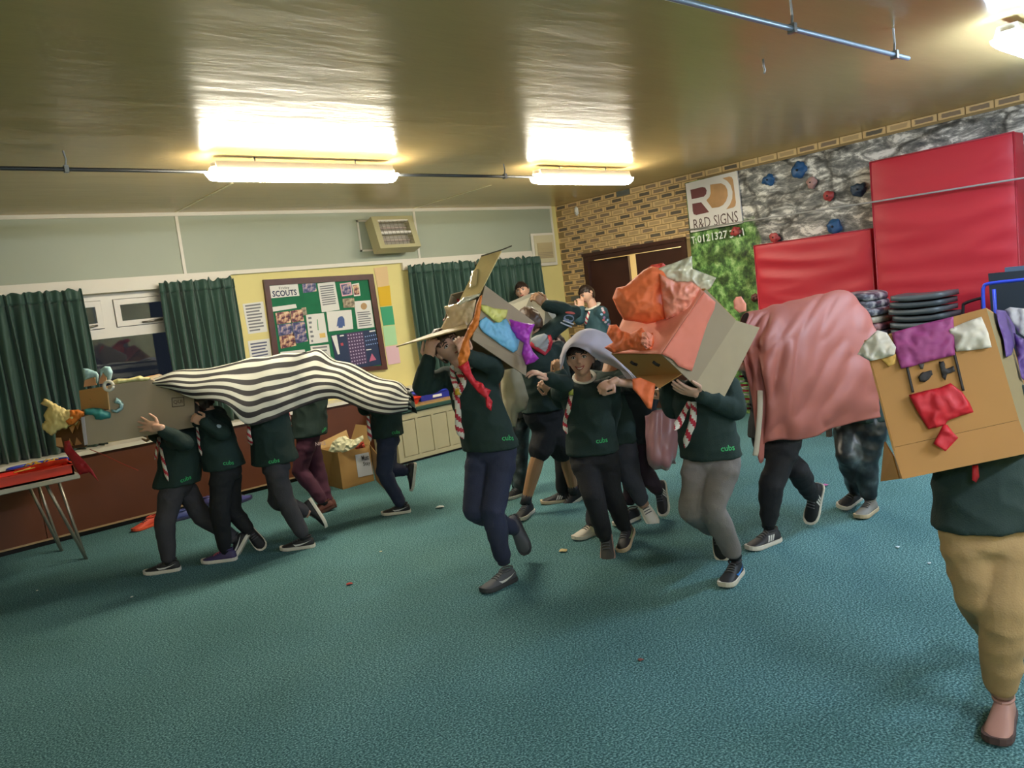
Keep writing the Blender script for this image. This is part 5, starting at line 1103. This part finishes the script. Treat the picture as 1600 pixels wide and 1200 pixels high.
# ------------------------------------------------------------------ costume boxes and sheets
def plane_t(a, b_, c, off=.0):
    n = (b_-a).cross(c-a).normalized(); 
    if n.dot(CAM-a) < 0: n = -n
    p0 = a+n*off
    def f(u, v): return (p0-CAM).dot(n)/ray(u, v).dot(n)
    return f
def crop(ox, oy, s, pts): return [(ox+x/s, oy+y/s) for x, y in pts]
def strip(name, px, t, w, m, parent, seg=8, flat=.35):
    pts = catmull([P(u, v, t(u, v) if callable(t) else t) for u, v in px], max(6, 5*len(px))); return tube(name, pts, w, m, parent, seg, FW, flat)
T_YEL = mat('tissue_yellow', 'e8d08c', .6); T_ORA = mat('tissue_orange', 'dc7a2a', .6); T_TEAL = mat('tissue_teal', '2f7f7c', .6); T_ICE = mat('tissue_ice', 'a8ccd0', .55)
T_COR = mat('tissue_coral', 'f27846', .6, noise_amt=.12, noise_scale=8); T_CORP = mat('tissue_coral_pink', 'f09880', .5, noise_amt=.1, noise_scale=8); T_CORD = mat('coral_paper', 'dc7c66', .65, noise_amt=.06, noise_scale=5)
T_LIME = mat('tissue_lime', 'd2d070', .5); T_BLUE = mat('tissue_blue', '74b8dc', .5); T_PUR = mat('tissue_magenta', 'b23cc0', .4); T_RED = mat('tissue_red', 'c81c2c', .55); T_WHITE = mat('tissue_white', 'd6cfc0', .7); T_PLUM = mat('tissue_plum', 'a04482', .55); T_VIO = mat('tissue_violet', '5a3c86', .55)
GOLDF = mat('gold_film', 'd0bc84', .18, coat=.5, noise_amt=.08, noise_scale=12); COPF = mat('copper_film', 'e4c8a0', .2, coat=.6, noise_amt=.1, noise_scale=14); PEARL = mat('pearl_film', 'd6d2b8', .15, coat=.6)
CT = mat('cardboard_tan', '9a8a72', .8, noise_amt=.06, noise_scale=4); CF = mat('cardboard_front', 'b98a52', .8, noise_amt=.05, noise_scale=4); CBR = mat('cardboard_brown', 'b6854a', .75, noise_amt=.06, noise_scale=4); CIN = mat('cardboard_inside', '6b4a2c', .85); MARK = mat('marker_black', '221c1a', .6)
# --- tan box head of the striped beast
t = thing('costume_head', 'long tan cardboard box head with yellow tissue mouth carried at the left', 'costume box', P(215, 645, 5.3).to_tuple())
sd = {'a': (168, 603, 5.12), 'b': (229, 591, 5.20), 'c': (303, 615, 5.32), 'd': (305, 667, 5.30), 'e': (190, 688, 5.14), 'f': (136, 696, 5.05), 'g': (131, 651, 5.05), 'h': (172, 640, 5.12)}
s3 = {k: P(*v) for k, v in sd.items()}; stp = plane_t(s3['a'], s3['c'], s3['e']); pj = lambda k: P(sd[k][0], sd[k][1], stp(sd[k][0], sd[k][1]))
q = [pj(k) for k in 'abcdefgh']; away = (FH*.42+RH*-.10)
plate('side_panel', q[::-1], .006, CT, t); 
plate('side_panel', [p+away for p in q], .006, CT, t)
plate('top_panel', [q[0], q[1], q[1]+away, q[0]+away], .006, CF, t); plate('top_panel', [q[1], q[2], q[2]+away, q[1]+away], .006, CT, t)
plate('base_panel', [q[3], q[4], q[4]+away, q[3]+away], .006, CT, t); plate('base_panel', [q[4], q[5], q[5]+away, q[4]+away], .006, CT, t)
fr_ = [P(125, 610, stp(168, 603)+.30), q[0], q[7], P(128, 641, stp(172, 640)+.30)]; plate('front_panel', fr_, .006, mat('cardboard_peach_lit', 'd6a872', .8), t); plate('palate_panel', [fr_[3], fr_[2], q[6]+RH*.0, q[6]+away*.8], .006, CIN, t)  # warm light on the front panel is painted in as a lighter peach
plate('edge_tape', [P(127.5, 652, stp(131, 651)-.003), P(132, 651, stp(131, 651)-.004), P(137, 694, stp(136, 696)-.004), P(132.5, 696, stp(136, 696)-.003)], .004, mat('tape_white', 'b9b2bc', .5), t)
jaw = [(86, 672), (100, 668), (126, 655), (131, 695), (99, 701), (89, 697)]; plate('jaw_panel', [P(u, v, 5.42) for u, v in jaw][::-1], .005, CIN, t)
plate('jaw_panel', [P(88, 697, 5.45), P(99, 701.5, 5.2), P(136, 697, 5.06), P(131, 690, 5.40)], .005, CIN, t)
for i, px in enumerate([[(88, 697), (87, 684), (95, 684), (99, 699)], [(107, 699), (109, 685), (114, 694), (117, 698)], [(117, 698), (120, 683), (127, 692), (131, 697)]]): plate('tooth', [P(u, v, 5.25+.0*i) for u, v in px][::-1], .004, mat('tooth_tan', 'c69260', .75), t)
for i, px in enumerate([[(108, 668), (113, 677), (118, 662)], [(117, 663), (121, 671), (126, 656)]]): plate('tooth', [P(u, v, 5.22) for u, v in px], .004, mat('tooth_tan'), t)
c6 = lambda p: crop(60, 560, 6.154, p)
paper('yellow_tissue', c6([(20, 435), (60, 385), (130, 420), (270, 495), (360, 500), (400, 560), (370, 640), (330, 640), (260, 680), (220, 680), (160, 720), (130, 745), (90, 715), (40, 680), (30, 640), (70, 600), (50, 550), (90, 470)]), lambda u, v: 5.11+.001*(128-u), T_YEL, t, bulge=.10, crumple=.009, freq=24, step=2.1, seed=3, ragged=1.8)
paper('orange_tissue', c6([(300, 500), (380, 492), (440, 515), (435, 555), (390, 590), (340, 640), (290, 640), (250, 600), (300, 560)]), 5.10, T_ORA, t, bulge=.05, crumple=.01, freq=28, step=2, seed=4)
paper('teal_tissue', c6([(435, 490), (520, 475), (600, 480), (690, 510), (715, 545), (690, 580), (600, 600), (550, 590), (520, 550), (450, 550)]), lambda u, v: stp(u, v)+.02, T_TEAL, t, bulge=.10, crumple=.012, freq=22, step=2.6, seed=5)
paper('ice_tissue', c6([(700, 490), (740, 495), (780, 470), (780, 440), (740, 430), (725, 420), (750, 375), (790, 400), (820, 440), (810, 490), (760, 525), (710, 515)]), lambda u, v: stp(u, v)-.005, T_ICE, t, bulge=.04, crumple=.006, step=2.2, seed=6)
for i, (tab, ts) in enumerate((([(440, 275), (450, 195), (540, 165), (562, 255)], [(425, 95), (480, 100), (560, 130), (580, 160), (570, 240), (555, 240), (545, 180), (500, 190), (445, 210)]), ([(585, 245), (600, 125), (655, 140), (655, 240)], [(590, 110), (640, 75), (690, 80), (715, 130), (700, 200), (670, 230), (655, 180), (620, 140), (595, 190)]))):
    tq = 5.30-.1*i; e = plate('eye_tab', [P(u, v, tq) for u, v in c6(tab)], .005, mat('tab_brown', 'c8946c', .8), t); paper('ice_tissue', c6(ts), tq-.012, T_ICE, t, bulge=.03, crumple=.006, step=2.2, seed=7+i)
c = P(169.7, 603, stp(170, 603)-.012); n = (CAM-c).normalized(); tube('white_ring', [c+(RT*math.cos(a)+UP*math.sin(a))*.030 for a in [2*math.pi*i/16 for i in range(17)]], .011, T_WHITE, t, 8)
paper('cream_tissue', c6([(690, 225), (760, 195), (870, 195), (980, 165), (1010, 180), (1090, 185), (1050, 215), (900, 225), (740, 248)]), lambda u, v: stp(u, v)+.0, mat('tissue_butter', 'd2c88c', .55), t, bulge=.04, crumple=.008, step=2.4, seed=9)
fp = plane_t(fr_[0], fr_[1], fr_[2], .004)
for px in ([(480, 395), (520, 400), (540, 420)], [(500, 385), (515, 410), (490, 440)], [(540, 420), (590, 410)], [(520, 405), (560, 390)], [(485, 330), (500, 290)], [(520, 330), (515, 280)]): strip('green_stroke' if px[0][1] > 340 else 'ink_stroke', c6(px), fp, .006 if px[0][1] > 340 else .003, mat('stroke_green', '7f8f3a', .7) if px[0][1] > 340 else MARK, t, 6)
sp2 = lambda u, v: stp(u, v)-.004
for a, b_ in (((268.5, 622), (287, 620.5)), ((287, 620.5), (288, 634)), ((288, 634), (269.5, 636)), ((269.5, 636), (268.5, 622))): strip('printed_line', [a, b_], sp2, .0025, mat('print_faded', '5a4a38', .8), t, 6)
a, b_ = P(271, 629, sp2(271, 629)), P(285, 627.5, sp2(285, 627.5)); xa = (b_-a).normalized(); ya = (UP-xa*UP.dot(xa)).normalized(); text_on('lettering', 'QUI', (a+b_)/2, xa, ya, (b_-a).length, MATS['print_faded'], t, .001, .01)
paper('red_tongue', [(100, 690), (108, 688), (114, 702), (130, 718), (144, 734), (154, 752), (140, 738), (124, 742), (112, 722), (100, 704)], lambda u, v: 5.12-.001*(u-100), mat('tongue_red', 'a01a26', .6), t, bulge=.02, crumple=.01, step=3, seed=11)
strip('red_thread', [(140, 702), (165, 712), (190, 724), (216, 735)], 5.13, .003, mat('thread_red', '9c3428', .6), t, 6)
# --- striped sheet
m, nt, b = nodes_mat('striped_cotton'); uvn = nn(nt, 'ShaderNodeUVMap'); sx = nn(nt, 'ShaderNodeSeparateXYZ'); nt.links.new(uvn.outputs[0], sx.inputs[0])
fr2 = nn(nt, 'ShaderNodeMath', operation='FRACT'); nt.links.new(sx.outputs['Y'], fr2.inputs[0]); r = ramp(nt, fr2.outputs[0], [(0, '1d1a1c'), (.46, '1d1a1c'), (.50, 'b4b3a6'), (.96, 'b4b3a6'), (1, '1d1a1c')]); nt.links.new(r.outputs[0], b.inputs['Base Color']); b.inputs['Roughness'].default_value = .8
top = [(235, 594, 5.30), (262, 586, 5.3), (300, 578, 5.35), (350, 574, 5.42), (392, 563, 5.5), (422, 560, 5.55), (457, 556, 5.7), (483, 550, 5.95), (501, 552, 6.0), (525, 563, 6.02), (560, 579, 6.02), (590, 590, 6.0), (619, 602, 6.0), (640, 611, 6.0)]
bot = [(236, 601, 5.26), (265, 608, 5.2), (300, 622, 5.17), (350, 630, 5.17), (385, 663, 5.22), (420, 658, 5.3), (452, 644, 5.45), (478, 634, 5.7), (501, 626, 5.8), (525, 623, 5.85), (547, 631, 5.86), (575, 643, 5.84), (606, 648, 5.84), (637, 643, 5.9)]
def rowmix(w): return [P(a[0]*(1-w)+c[0]*w, a[1]*(1-w)+c[1]*w, (a[2]*(1-w)+c[2]*w)-.05*math.sin(math.pi*w)) for a, c in zip(top, bot)]
far = [P(*a)+FH*.30-ZU*.22 for a in top]; far2 = [P(*a)+FH*.12-ZU*.02 for a in top]
def sdisp(s, w, p): return .012*math.sin(s*38+w*3)*math.sin(math.pi*min(1, w*1.2))*(.4+s)+.012*noise.noise(p*7)
o = grid_surface('striped_sheet', [far, far2, rowmix(0), rowmix(.33), rowmix(.66), rowmix(1)], 110, 46, MATS['striped_cotton'], None, sdisp, .003, (1, 10.4), True, lambda s, w: w if w < .4 else .4+(w-.4)*(.5+.5*min(1, s/.36)**.8)); tag(o, 'black and white striped sheet draped over the left line of children', 'sheet')
for k in range(9):
    v = 607+4*k; p = P(635+.4*k, v, 5.98); o2 = tube('fringe_tassel', [p, p+cb(.014, -.003, -.01), p+cb(.026, -.01, 0)], [.006, .008, .004], mat('fringe_grey', 'b9b4a8', .8) if k % 2 else MARK, o, 6)
# --- box with gold flaps on the boy in navy joggers
t = thing('costume_head', 'cardboard box with tall gold flap and purple and blue tissue on the central boy', 'costume box', P(757, 500, 4.4).to_tuple())
A = P(757, 447, 4.26); B = P(834, 504, 4.50); Dd = P(740, 517, 4.13); e1 = P(704, 461, 4.43)-A; e2 = Dd-A; e3 = B-A
plate('side_panel', [A, B, B+e2*.86, Dd], .006, CT, t)
plate('flap', [Dd+e3*.0, Dd+e3+e2*-.14, P(821, 588, 4.36), P(737, 531, 4.10)], .005, CT, t)
plate('top_panel', [A, A+e1, A+e1+e3, B], .006, CT, t); plate('back_panel', [B, B+e1, B+e1+e2, B+e2], .006, CT, t); plate('side_panel', [A+e1, A+e1+e3, A+e1+e3+e2, A+e1+e2], .006, CT, t)
plate('gold_flap', [P(717, 471, 4.33), P(750, 457, 4.25), P(783, 392, 4.33), P(752, 400, 4.42)], .006, GOLDF, t)
strip('wire', [(752, 400), (782, 391), (800, 384)], 4.37, .004, mat('wire_dark', '4a4436', .5), t, 6)
paper('pearl_crinkle', [(714, 474), (726, 464), (752, 458), (749, 463), (735, 470), (718, 477)], 4.26, PEARL, t, bulge=.03, crumple=.012, step=2.5, seed=3)
paper('pearl_crinkle', [(737, 424), (747, 420), (744, 445), (732, 452), (734, 438)], plane_t(P(717, 471, 4.33), P(750, 457, 4.25), P(783, 392, 4.33), .005), mat('film_pale', 'cdb98a', .12, coat=.6), t, crumple=.003, step=3, seed=4)
paper('copper_film', [(694, 479), (716, 474), (744, 468), (741, 488), (738, 504), (728, 512), (706, 517), (684, 521), (690, 511), (699, 494)], lambda u, v: 4.22+.0022*(744-u), COPF, t, bulge=.05, crumple=.009, freq=26, step=2.2, seed=5)
plate('flap', [P(619, 541, 4.36), P(700, 519, 4.14), P(730, 511, 4.12), P(728, 505, 4.25), P(690, 515, 4.35)], .007, mat('flap_gold', 'b9a070', .4, noise_amt=.1), t)
c5 = lambda p: crop(620, 380, 4.615, p); stb = plane_t(A, B, Dd, .008)
paper('lime_tissue', c5([(600, 440), (650, 450), (700, 470), (800, 480), (790, 530), (740, 580), (700, 560), (640, 510), (605, 480)]), stb, T_LIME, t, bulge=.05, crumple=.008, freq=34, step=2, seed=6)
paper('blue_tissue', c5([(590, 590), (600, 560), (640, 530), (700, 575), (790, 545), (830, 620), (885, 700), (870, 770), (840, 790), (760, 740), (690, 690), (620, 640)]), stb, T_BLUE, t, bulge=.05, crumple=.008, freq=28, step=2.1, seed=7)
paper('magenta_tissue', c5([(795, 535), (850, 560), (920, 575), (995, 585), (960, 660), (955, 720), (980, 780), (1025, 830), (990, 860), (930, 880), (900, 800), (915, 720), (860, 680), (820, 620)]), lambda u, v: 4.36-.0004*(v-500), T_PUR, t, bulge=.07, crumple=.009, freq=32, step=2, seed=8)
paper('orange_streamer', c5([(600, 380), (615, 375), (605, 480), (590, 590), (520, 700), (530, 790), (510, 850), (450, 890), (440, 830), (480, 690), (520, 600), (555, 540), (575, 440)]), lambda u, v: 3.97-.0003*(v-460), T_ORA, t, bulge=.03, crumple=.008, freq=32, step=2, seed=9)
paper('red_streamer', c5([(440, 890), (470, 850), (510, 830), (540, 940), (570, 990), (620, 1010), (635, 1040), (680, 1060), (660, 1100), (690, 1140), (680, 1210), (645, 1180), (640, 1120), (590, 1080), (540, 1020), (480, 940)]), lambda u, v: 3.96, T_RED, t, bulge=.03, crumple=.008, freq=32, step=2, seed=10)
paper('red_tissue', c5([(330, 560), (350, 530), (420, 420), (460, 375), (450, 420), (390, 500), (350, 560)]), 4.46, T_RED, t, bulge=.03, crumple=.01, step=2.6, seed=12)
# --- white paper box held by the older boy
t = thing('costume_head', 'white paper covered box held up beyond the older boy in shorts', 'costume box', P(835, 500, 5.95).to_tuple())
WP = mat('white_card', 'c4bfae', .6, noise_amt=.05, noise_scale=6); q = [P(794, 473, 6.02), P(830, 458, 5.90), P(852, 482, 5.88), P(868, 506, 5.90), P(848, 545, 5.92), P(800, 530, 6.02)]
plate('front_panel', q[::-1], .006, WP, t); plate('side_panel', [P(846, 477, 5.89), P(876, 493, 6.02), P(866, 510, 6.0), P(862, 498, 5.9)][::-1], .006, WP, t)
dp = FH*.3+RH*.1; plate('top_panel', [q[0], q[1], q[1]+dp, q[0]+dp], .006, WP, t); plate('side_panel', [q[1], q[3], q[3]+dp, q[1]+dp], .006, WP, t); plate('side_panel', [q[0], q[5], q[5]+dp, q[0]+dp], .006, WP, t)
strip('painted_eye', [(868, 495.5), (870.5, 494), (873, 494.5)], 5.985, .014, mat('eye_yellow', 'c9a440', .6), t, 8); strip('pupil', [(869, 495), (871.5, 494.3)], 5.972, .009, MARK, t, 8)
o = paper('cream_sheet', [(782, 575), (800, 560), (812, 575), (820, 600), (826, 622), (822, 640), (810, 645), (806, 668), (796, 665), (788, 640), (783, 610)], 5.45, mat('sheet_cream', 'a39a80', .7), None, bulge=.10, crumple=.008, freq=6, step=4, seed=2); tag(o, 'cream sheet hanging behind the boy in navy joggers', 'sheet')
# --- coral box
t = thing('costume_head', 'big cardboard box covered in coral tissue carried by the boy in pale joggers', 'costume box', P(1050, 560, 4.0).to_tuple())
TL = P(955, 553, 4.10); a = P(1033, 554, 3.74); b_ = P(1101, 452, 3.87); d = P(1084, 602, 3.83); e1, e3, e2 = TL-a, b_-a, d-a
plate('front_panel', [TL, a, a+e2*.62, TL+e2*.80][::-1], .006, CBR, t)
plate('front_panel', [a+e2*.62, TL+e2*.80, P(1030, 606, 3.85)], .004, CBR, t)
plate('top_panel', [TL, a, b_, TL+e3], .006, CBR, t); plate('side_panel', [a, b_, b_+e2, d], .006, CT, t)
plate('flap', [b_+e2, P(1186, 512, 4.03), P(1127, 628, 3.92), d], .005, mat('cardboard_light', 'aa9a7e', .8, noise_amt=.05), t)
plate('back_panel', [b_, TL+e3, TL+e3+e2, b_+e2], .006, CBR, t); plate('side_panel', [TL, TL+e3, TL+e3+e2, TL+e2], .006, CBR, t)
fp = plane_t(TL, a, a+e2, .002)
for px in ([(986, 564), (990, 567), (996, 569)], [(1021, 564), (1026, 568), (1031, 570)]): strip('nostril_shade', px, fp, .012, MARK, t, 8, .3)  # dark strips laid on the panel for the shade inside two nostril holes
tp = plane_t(TL, a, b_, .012); rp = plane_t(a, b_, d, .014)
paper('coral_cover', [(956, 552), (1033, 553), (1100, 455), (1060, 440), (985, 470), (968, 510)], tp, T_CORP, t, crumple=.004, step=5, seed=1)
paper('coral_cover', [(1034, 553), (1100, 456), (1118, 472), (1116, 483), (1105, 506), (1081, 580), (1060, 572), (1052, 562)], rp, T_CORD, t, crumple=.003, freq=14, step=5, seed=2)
paper('coral_tissue', [(957, 466), (963, 450), (977, 447), (1006, 422), (1018, 416), (1036, 420), (1046, 432), (1040, 455), (1046, 480), (1040, 500), (1010, 506), (992, 502), (975, 500), (965, 484)], 3.97, T_COR, t, bulge=.22, crumple=.0124, freq=14, step=2.6, seed=3)
paper('coral_tissue', [(1030, 428), (1055, 440), (1080, 440), (1098, 452), (1094, 470), (1085, 492), (1078, 499), (1062, 494), (1040, 500), (1034, 470)], 3.90, T_CORP, t, bulge=.16, crumple=.0122, freq=22, step=2.2, seed=4)
paper('coral_tissue', [(1000, 428), (1018, 414), (1036, 411), (1046, 420), (1030, 432), (1010, 436)], 4.05, mat('tissue_scarlet', 'd8483a', .6), t, bulge=.08, crumple=.015, freq=16, step=3, seed=5)
paper('pearl_film', [(1018, 424), (1040, 415), (1050, 412), (1081, 400), (1082, 420), (1119, 434), (1110, 450), (1096, 460), (1075, 446), (1050, 441), (1030, 432)], lambda u, v: 3.96-.0006*(u-1018), PEARL, t, bulge=.05, crumple=.010, freq=24, step=2.4, seed=6)
paper('flame_tissue', [(948, 521), (952, 508), (963, 507), (970, 516), (985, 521), (1003, 512), (1010, 522), (1020, 520), (1022, 535), (1018, 547), (1005, 549), (985, 546), (958, 552), (944, 543), (958, 535)], lambda u, v: 4.03-.003*(u-950), T_COR, t, bulge=.07, crumple=.012, freq=24, step=2.1, seed=7)
paper('coral_tissue', [(1003, 520), (1012, 518), (1020, 524), (1018, 540), (1010, 546), (1002, 536)], 3.80, T_CORP, t, bulge=.05, crumple=.018, freq=30, step=2.2, seed=8)
paper('coral_tongue', [(988, 592), (1000, 590), (1024, 600), (1022, 615), (1018, 640), (1012, 638), (1000, 620), (989, 608)], 3.86, T_COR, t, bulge=.03, crumple=.01, freq=18, step=3, seed=9)
o = paper('coral_scrap', [(1146, 470), (1150, 464), (1158, 463), (1166, 475), (1166, 486), (1155, 489), (1147, 482)], 4.3, T_CORP, t, crumple=.004, step=3)
# --- brown face box at the right
t = thing('costume_head', 'large brown cardboard box with red paper mouth worn by the child in tan trousers', 'costume box', P(1480, 620, 2.5).to_tuple())
TL = P(1350, 532, 2.52); TR = P(1541, 481, 2.40); BL = P(1407, 748, 2.45); e1 = TR-TL; e2 = BL-TL; BRp = TR+e2; e3 = (FW*.30+RT*.25+UP*-.01)
plate('front_panel', [TL, TR, TR+e2*.78, TL+e2*.78][::-1], .006, CBR, t); fl_ = -FW*.012
plate('front_flap', [TL+e2*.782, TR+e2*.782, BRp+fl_, BL+fl_][::-1], .006, CBR, t)
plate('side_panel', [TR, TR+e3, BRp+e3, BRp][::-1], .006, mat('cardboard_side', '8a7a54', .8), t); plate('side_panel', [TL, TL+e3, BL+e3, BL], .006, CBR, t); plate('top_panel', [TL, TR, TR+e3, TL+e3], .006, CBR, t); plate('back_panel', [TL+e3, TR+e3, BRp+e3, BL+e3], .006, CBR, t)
plate('flap', [P(1384, 690, 2.62), P(1397, 712, 2.5), P(1407, 748, 2.47), P(1378, 752, 2.75)], .005, CBR, t)
dp = plane_t(TL, TR, BL, .006); c7 = lambda p: crop(1320, 440, 3.75, p)
paper('plum_tissue', c7([(275, 300), (450, 250), (635, 205), (640, 300), (645, 430), (560, 450), (500, 465), (400, 495), (330, 510), (300, 420)]), dp, T_PLUM, t, bulge=.015, crumple=.005, freq=30, step=4.5, seed=1)
paper('white_tissue', c7([(75, 425), (110, 360), (190, 285), (245, 300), (300, 385), (290, 430), (220, 450), (150, 465)]), lambda u, v: dp(u, v)-.005, T_WHITE, t, bulge=.03, crumple=.01, freq=30, step=4, seed=2)
paper('white_tissue', c7([(610, 280), (700, 240), (800, 205), (840, 300), (860, 385), (760, 400), (655, 410), (630, 340)]), dp, T_WHITE, t, bulge=.02, crumple=.006, freq=30, step=4, seed=3)
paper('red_mouth', c7([(375, 665), (470, 640), (560, 620), (620, 595), (690, 650), (730, 710), (755, 765), (680, 785), (600, 815), (590, 840), (490, 865), (430, 770)]), lambda u, v: dp(u, v)-.004, T_RED, t, bulge=.02, crumple=.006, freq=20, step=4.5, seed=4)
paper('red_tongue', c7([(575, 840), (600, 840), (630, 880), (665, 915), (590, 995), (520, 950), (550, 890)]), lambda u, v: dp(u, v)-.012, T_RED, t, bulge=.01, crumple=.006, freq=20, step=4, seed=5)
paper('yellow_scrap', c7([(210, 450), (300, 425), (295, 480), (258, 498)]), dp, mat('tissue_straw', 'c9a050', .7), t, crumple=.004, step=4)
for px in ([(365, 500), (400, 650)], [(642, 420), (695, 640)]): strip('marker_line', c7(px), dp, .0045, MARK, t, 6)
for i, px in enumerate(([(430, 560), (455, 530), (510, 520), (515, 545), (490, 575), (470, 590), (440, 585)], [(550, 470), (580, 465), (590, 510), (640, 495), (648, 525), (600, 540), (590, 580), (570, 560)], [(430, 485), (465, 480), (460, 510), (445, 515)])): paper('painted_eye', c7(px), dp, MARK if i < 2 else mat('eye_grey', '4a4440', .7), t, crumple=.002, step=3, ragged=1.2, seed=i)
tape = mat('clear_tape', 'e8dcc8', .08, coat=1)
vst = [(1544, 482, 2.395), (1575, 485, 2.5), (1600, 490, 2.62)]; sp3 = plane_t(TR, TR+e3, BRp, .008)
paper('violet_tissue', [(1556, 484), (1575, 486), (1584, 500), (1588, 530), (1580, 555), (1572, 558), (1568, 530), (1560, 505)], sp3, T_VIO, t, bulge=.03, crumple=.012, freq=20, step=4, seed=6)
paper('violet_tissue', [(1584, 520), (1600, 530), (1606, 600), (1596, 590), (1590, 560)], lambda u, v: min(sp3(u, v), 2.64), T_VIO, t, bulge=.03, crumple=.012, freq=20, step=4, seed=7)
paper('white_tissue', [(1570, 484), (1578, 480), (1600, 482), (1612, 500), (1606, 530), (1592, 520), (1580, 500)], lambda u, v: min(sp3(u, v), 2.62)+.01, mat('tissue_cool', 'b9b8bc', .5), t, bulge=.03, crumple=.012, freq=20, step=4, seed=8)
paper('red_ribbon', [(1519, 728), (1528, 726), (1530, 745), (1525, 754), (1519, 750)], 2.47, T_RED, t, bulge=.01, crumple=.004, step=4)
# --- pink satin sheet
m, nt, b = nodes_mat('pink_satin'); b.inputs['Base Color'].default_value = (*lin('a05a4e'), 1); b.inputs['Roughness'].default_value = .6; cols = [[(1170, 490, 4.60), (1164, 515, 4.46), (1162, 540, 4.40), (1163, 556, 4.38), (1163, 565, 4.38)],
        [(1190, 485, 4.66), (1178, 520, 4.46), (1176, 545, 4.38), (1184, 600, 4.34), (1186, 718, 4.36)],
        [(1215, 478, 4.74), (1204, 520, 4.40), (1200, 570, 4.30), (1203, 630, 4.30), (1200, 690, 4.34)],
        [(1255, 468, 4.86), (1240, 515, 4.46), (1236, 570, 4.34), (1238, 640, 4.33), (1240, 689, 4.38)],
        [(1290, 462, 4.92), (1282, 520, 4.58), (1276, 580, 4.45), (1274, 640, 4.44), (1272, 683, 4.46)],
        [(1325, 457, 4.98), (1328, 515, 4.74), (1322, 575, 4.60), (1316, 630, 4.54), (1312, 667, 4.56)],
        [(1350, 480, 5.02), (1372, 520, 4.82), (1378, 570, 4.70), (1378, 620, 4.66), (1378, 652, 4.66)]]
rows = [[P(*c[0])+FH*.38-ZU*.32 for c in cols], [P(*c[0])+FH*.16-ZU*.04 for c in cols]]+[[P(*c[j]) for c in cols] for j in range(5)]
def pdisp(s, w, p):
    k = max(0, (w-.42)/.58); swag = max(0, 1-abs(w-.62)/.3)
    return (.026*math.sin(s*34+1.3*math.sin(w*4))*k*max(0, 1.0-1.3*s) + .020*(1-2.2*abs(noise.noise(Vector((s*7+w*4.5, w*3.2-s*2.5, 2)))))*min(1, w*1.5) + .012*(1-2.2*abs(noise.noise(Vector((s*3-w*6, w*5+s*9, 7)))))*swag + .008*noise.noise(p*7))
o = grid_surface('pink_sheet', rows, 90, 90, MATS['pink_satin'], None, pdisp, .003); tag(o, 'dusty pink satin sheet draped over the children behind the coral box', 'sheet')
tube('hem_strip', catmull([P(1188, 610, 4.335), P(1187, 650, 4.325), P(1182, 700, 4.335), P(1180, 712, 4.34)], 12), .016, mat('hem_cream', 'b9ad98', .7), o, 8, FW, .3)
rows = [[P(1008, 650, 4.95), P(1030, 640, 4.9), P(1056, 640, 4.92)], [P(1008, 690, 4.92), P(1032, 690, 4.85), P(1060, 690, 4.9)], [P(1012, 722, 4.95), P(1036, 728, 4.85), P(1058, 718, 4.9)], [P(1018, 728, 5.05), P(1038, 733, 5.0), P(1056, 724, 5.02)]]
o = grid_surface('pink_cloth', rows, 40, 30, mat('satin_rose', 'b07c80', .35, sheen=.3), None, lambda s, w, p: .010*math.sin(s*13+w*3)+.022*noise.noise(p*8), .003); tag(o, 'rose pink satin cloth bundle hanging behind the coral tongue', 'cloth')
# --- white cloth over the smiling boy
cw_ = lambda p: [(860+x/9.23, 510+y/9.23) for x, y in p]; D3 = PEOPLE['B3'].D
inn = cw_([(150, 640), (205, 450), (245, 350), (300, 296), (400, 302), (520, 355), (600, 420), (700, 500), (900, 580), (1100, 690), (1215, 770)])
mid = cw_([(140, 560), (190, 360), (260, 260), (330, 210), (430, 200), (560, 230), (660, 310), (780, 390), (920, 470), (1100, 630), (1220, 765)])
out = cw_([(135, 440), (195, 290), (290, 165), (390, 75), (540, 20), (660, 45), (850, 150), (900, 290), (1000, 440), (1130, 620), (1228, 760)])
ti = [-.16, -.20, -.235, -.25, -.255, -.24, -.19, -.17, -.17, -.18, -.18]; tm = [-.17, -.19, -.225, -.25, -.25, -.23, -.20, -.20, -.20, -.20, -.19]; to = [-.08, -.08, -.09, -.09, -.08, -.07, -.06, -.08, -.12, -.16, -.18]
rows = [[P(u, v, D3+z) for (u, v), z in zip(r_, z_)] for r_, z_ in ((inn, ti), (mid, tm), (out, to))]; rows.append([p+FH*.14-ZU*.05 for p in rows[2]])
o = grid_surface('white_cloth', rows, 70, 26, mat('cloth_lavender', 'b9b4c2', .7), None, lambda s, w, p: .008*noise.noise(p*14)+.006*math.sin(w*14+s*5)*s, .003); tag(o, 'pale lavender white cloth draped over the head of the smiling boy', 'cloth')
# --- trainers lying by the radiator cover
for i, (u, v, ang, c, sc, lab) in enumerate([(237, 822, 200, 'c8452c', 'd0502e', 'orange soled trainer lying nearest the front left child'), (284, 812, 170, '3f4a86', '2a2e4c', 'blue trainer lying behind the front left child'), (322, 790, 120, '54508c', '3a3a60', 'purple trainer against the brown radiator cover'), (372, 787, 30, '4c4a88', '2e2e50', 'purple trainer lying behind the black trousers')]):
    p = onk(u, v, 2, 0); d = Vector((math.cos(math.radians(ang)), math.sin(math.radians(ang)), 0)); t = thing('trainer', lab, 'shoe', p.to_tuple(), 'trainers left on the carpet'); shoe(t, p+ZU*.088, d, ZU, 1.0, mat('trainer_%d' % i, c, .6), mat('trainer_sole_%d' % i, sc, .6), mat('lace_grey'), None, None, True)
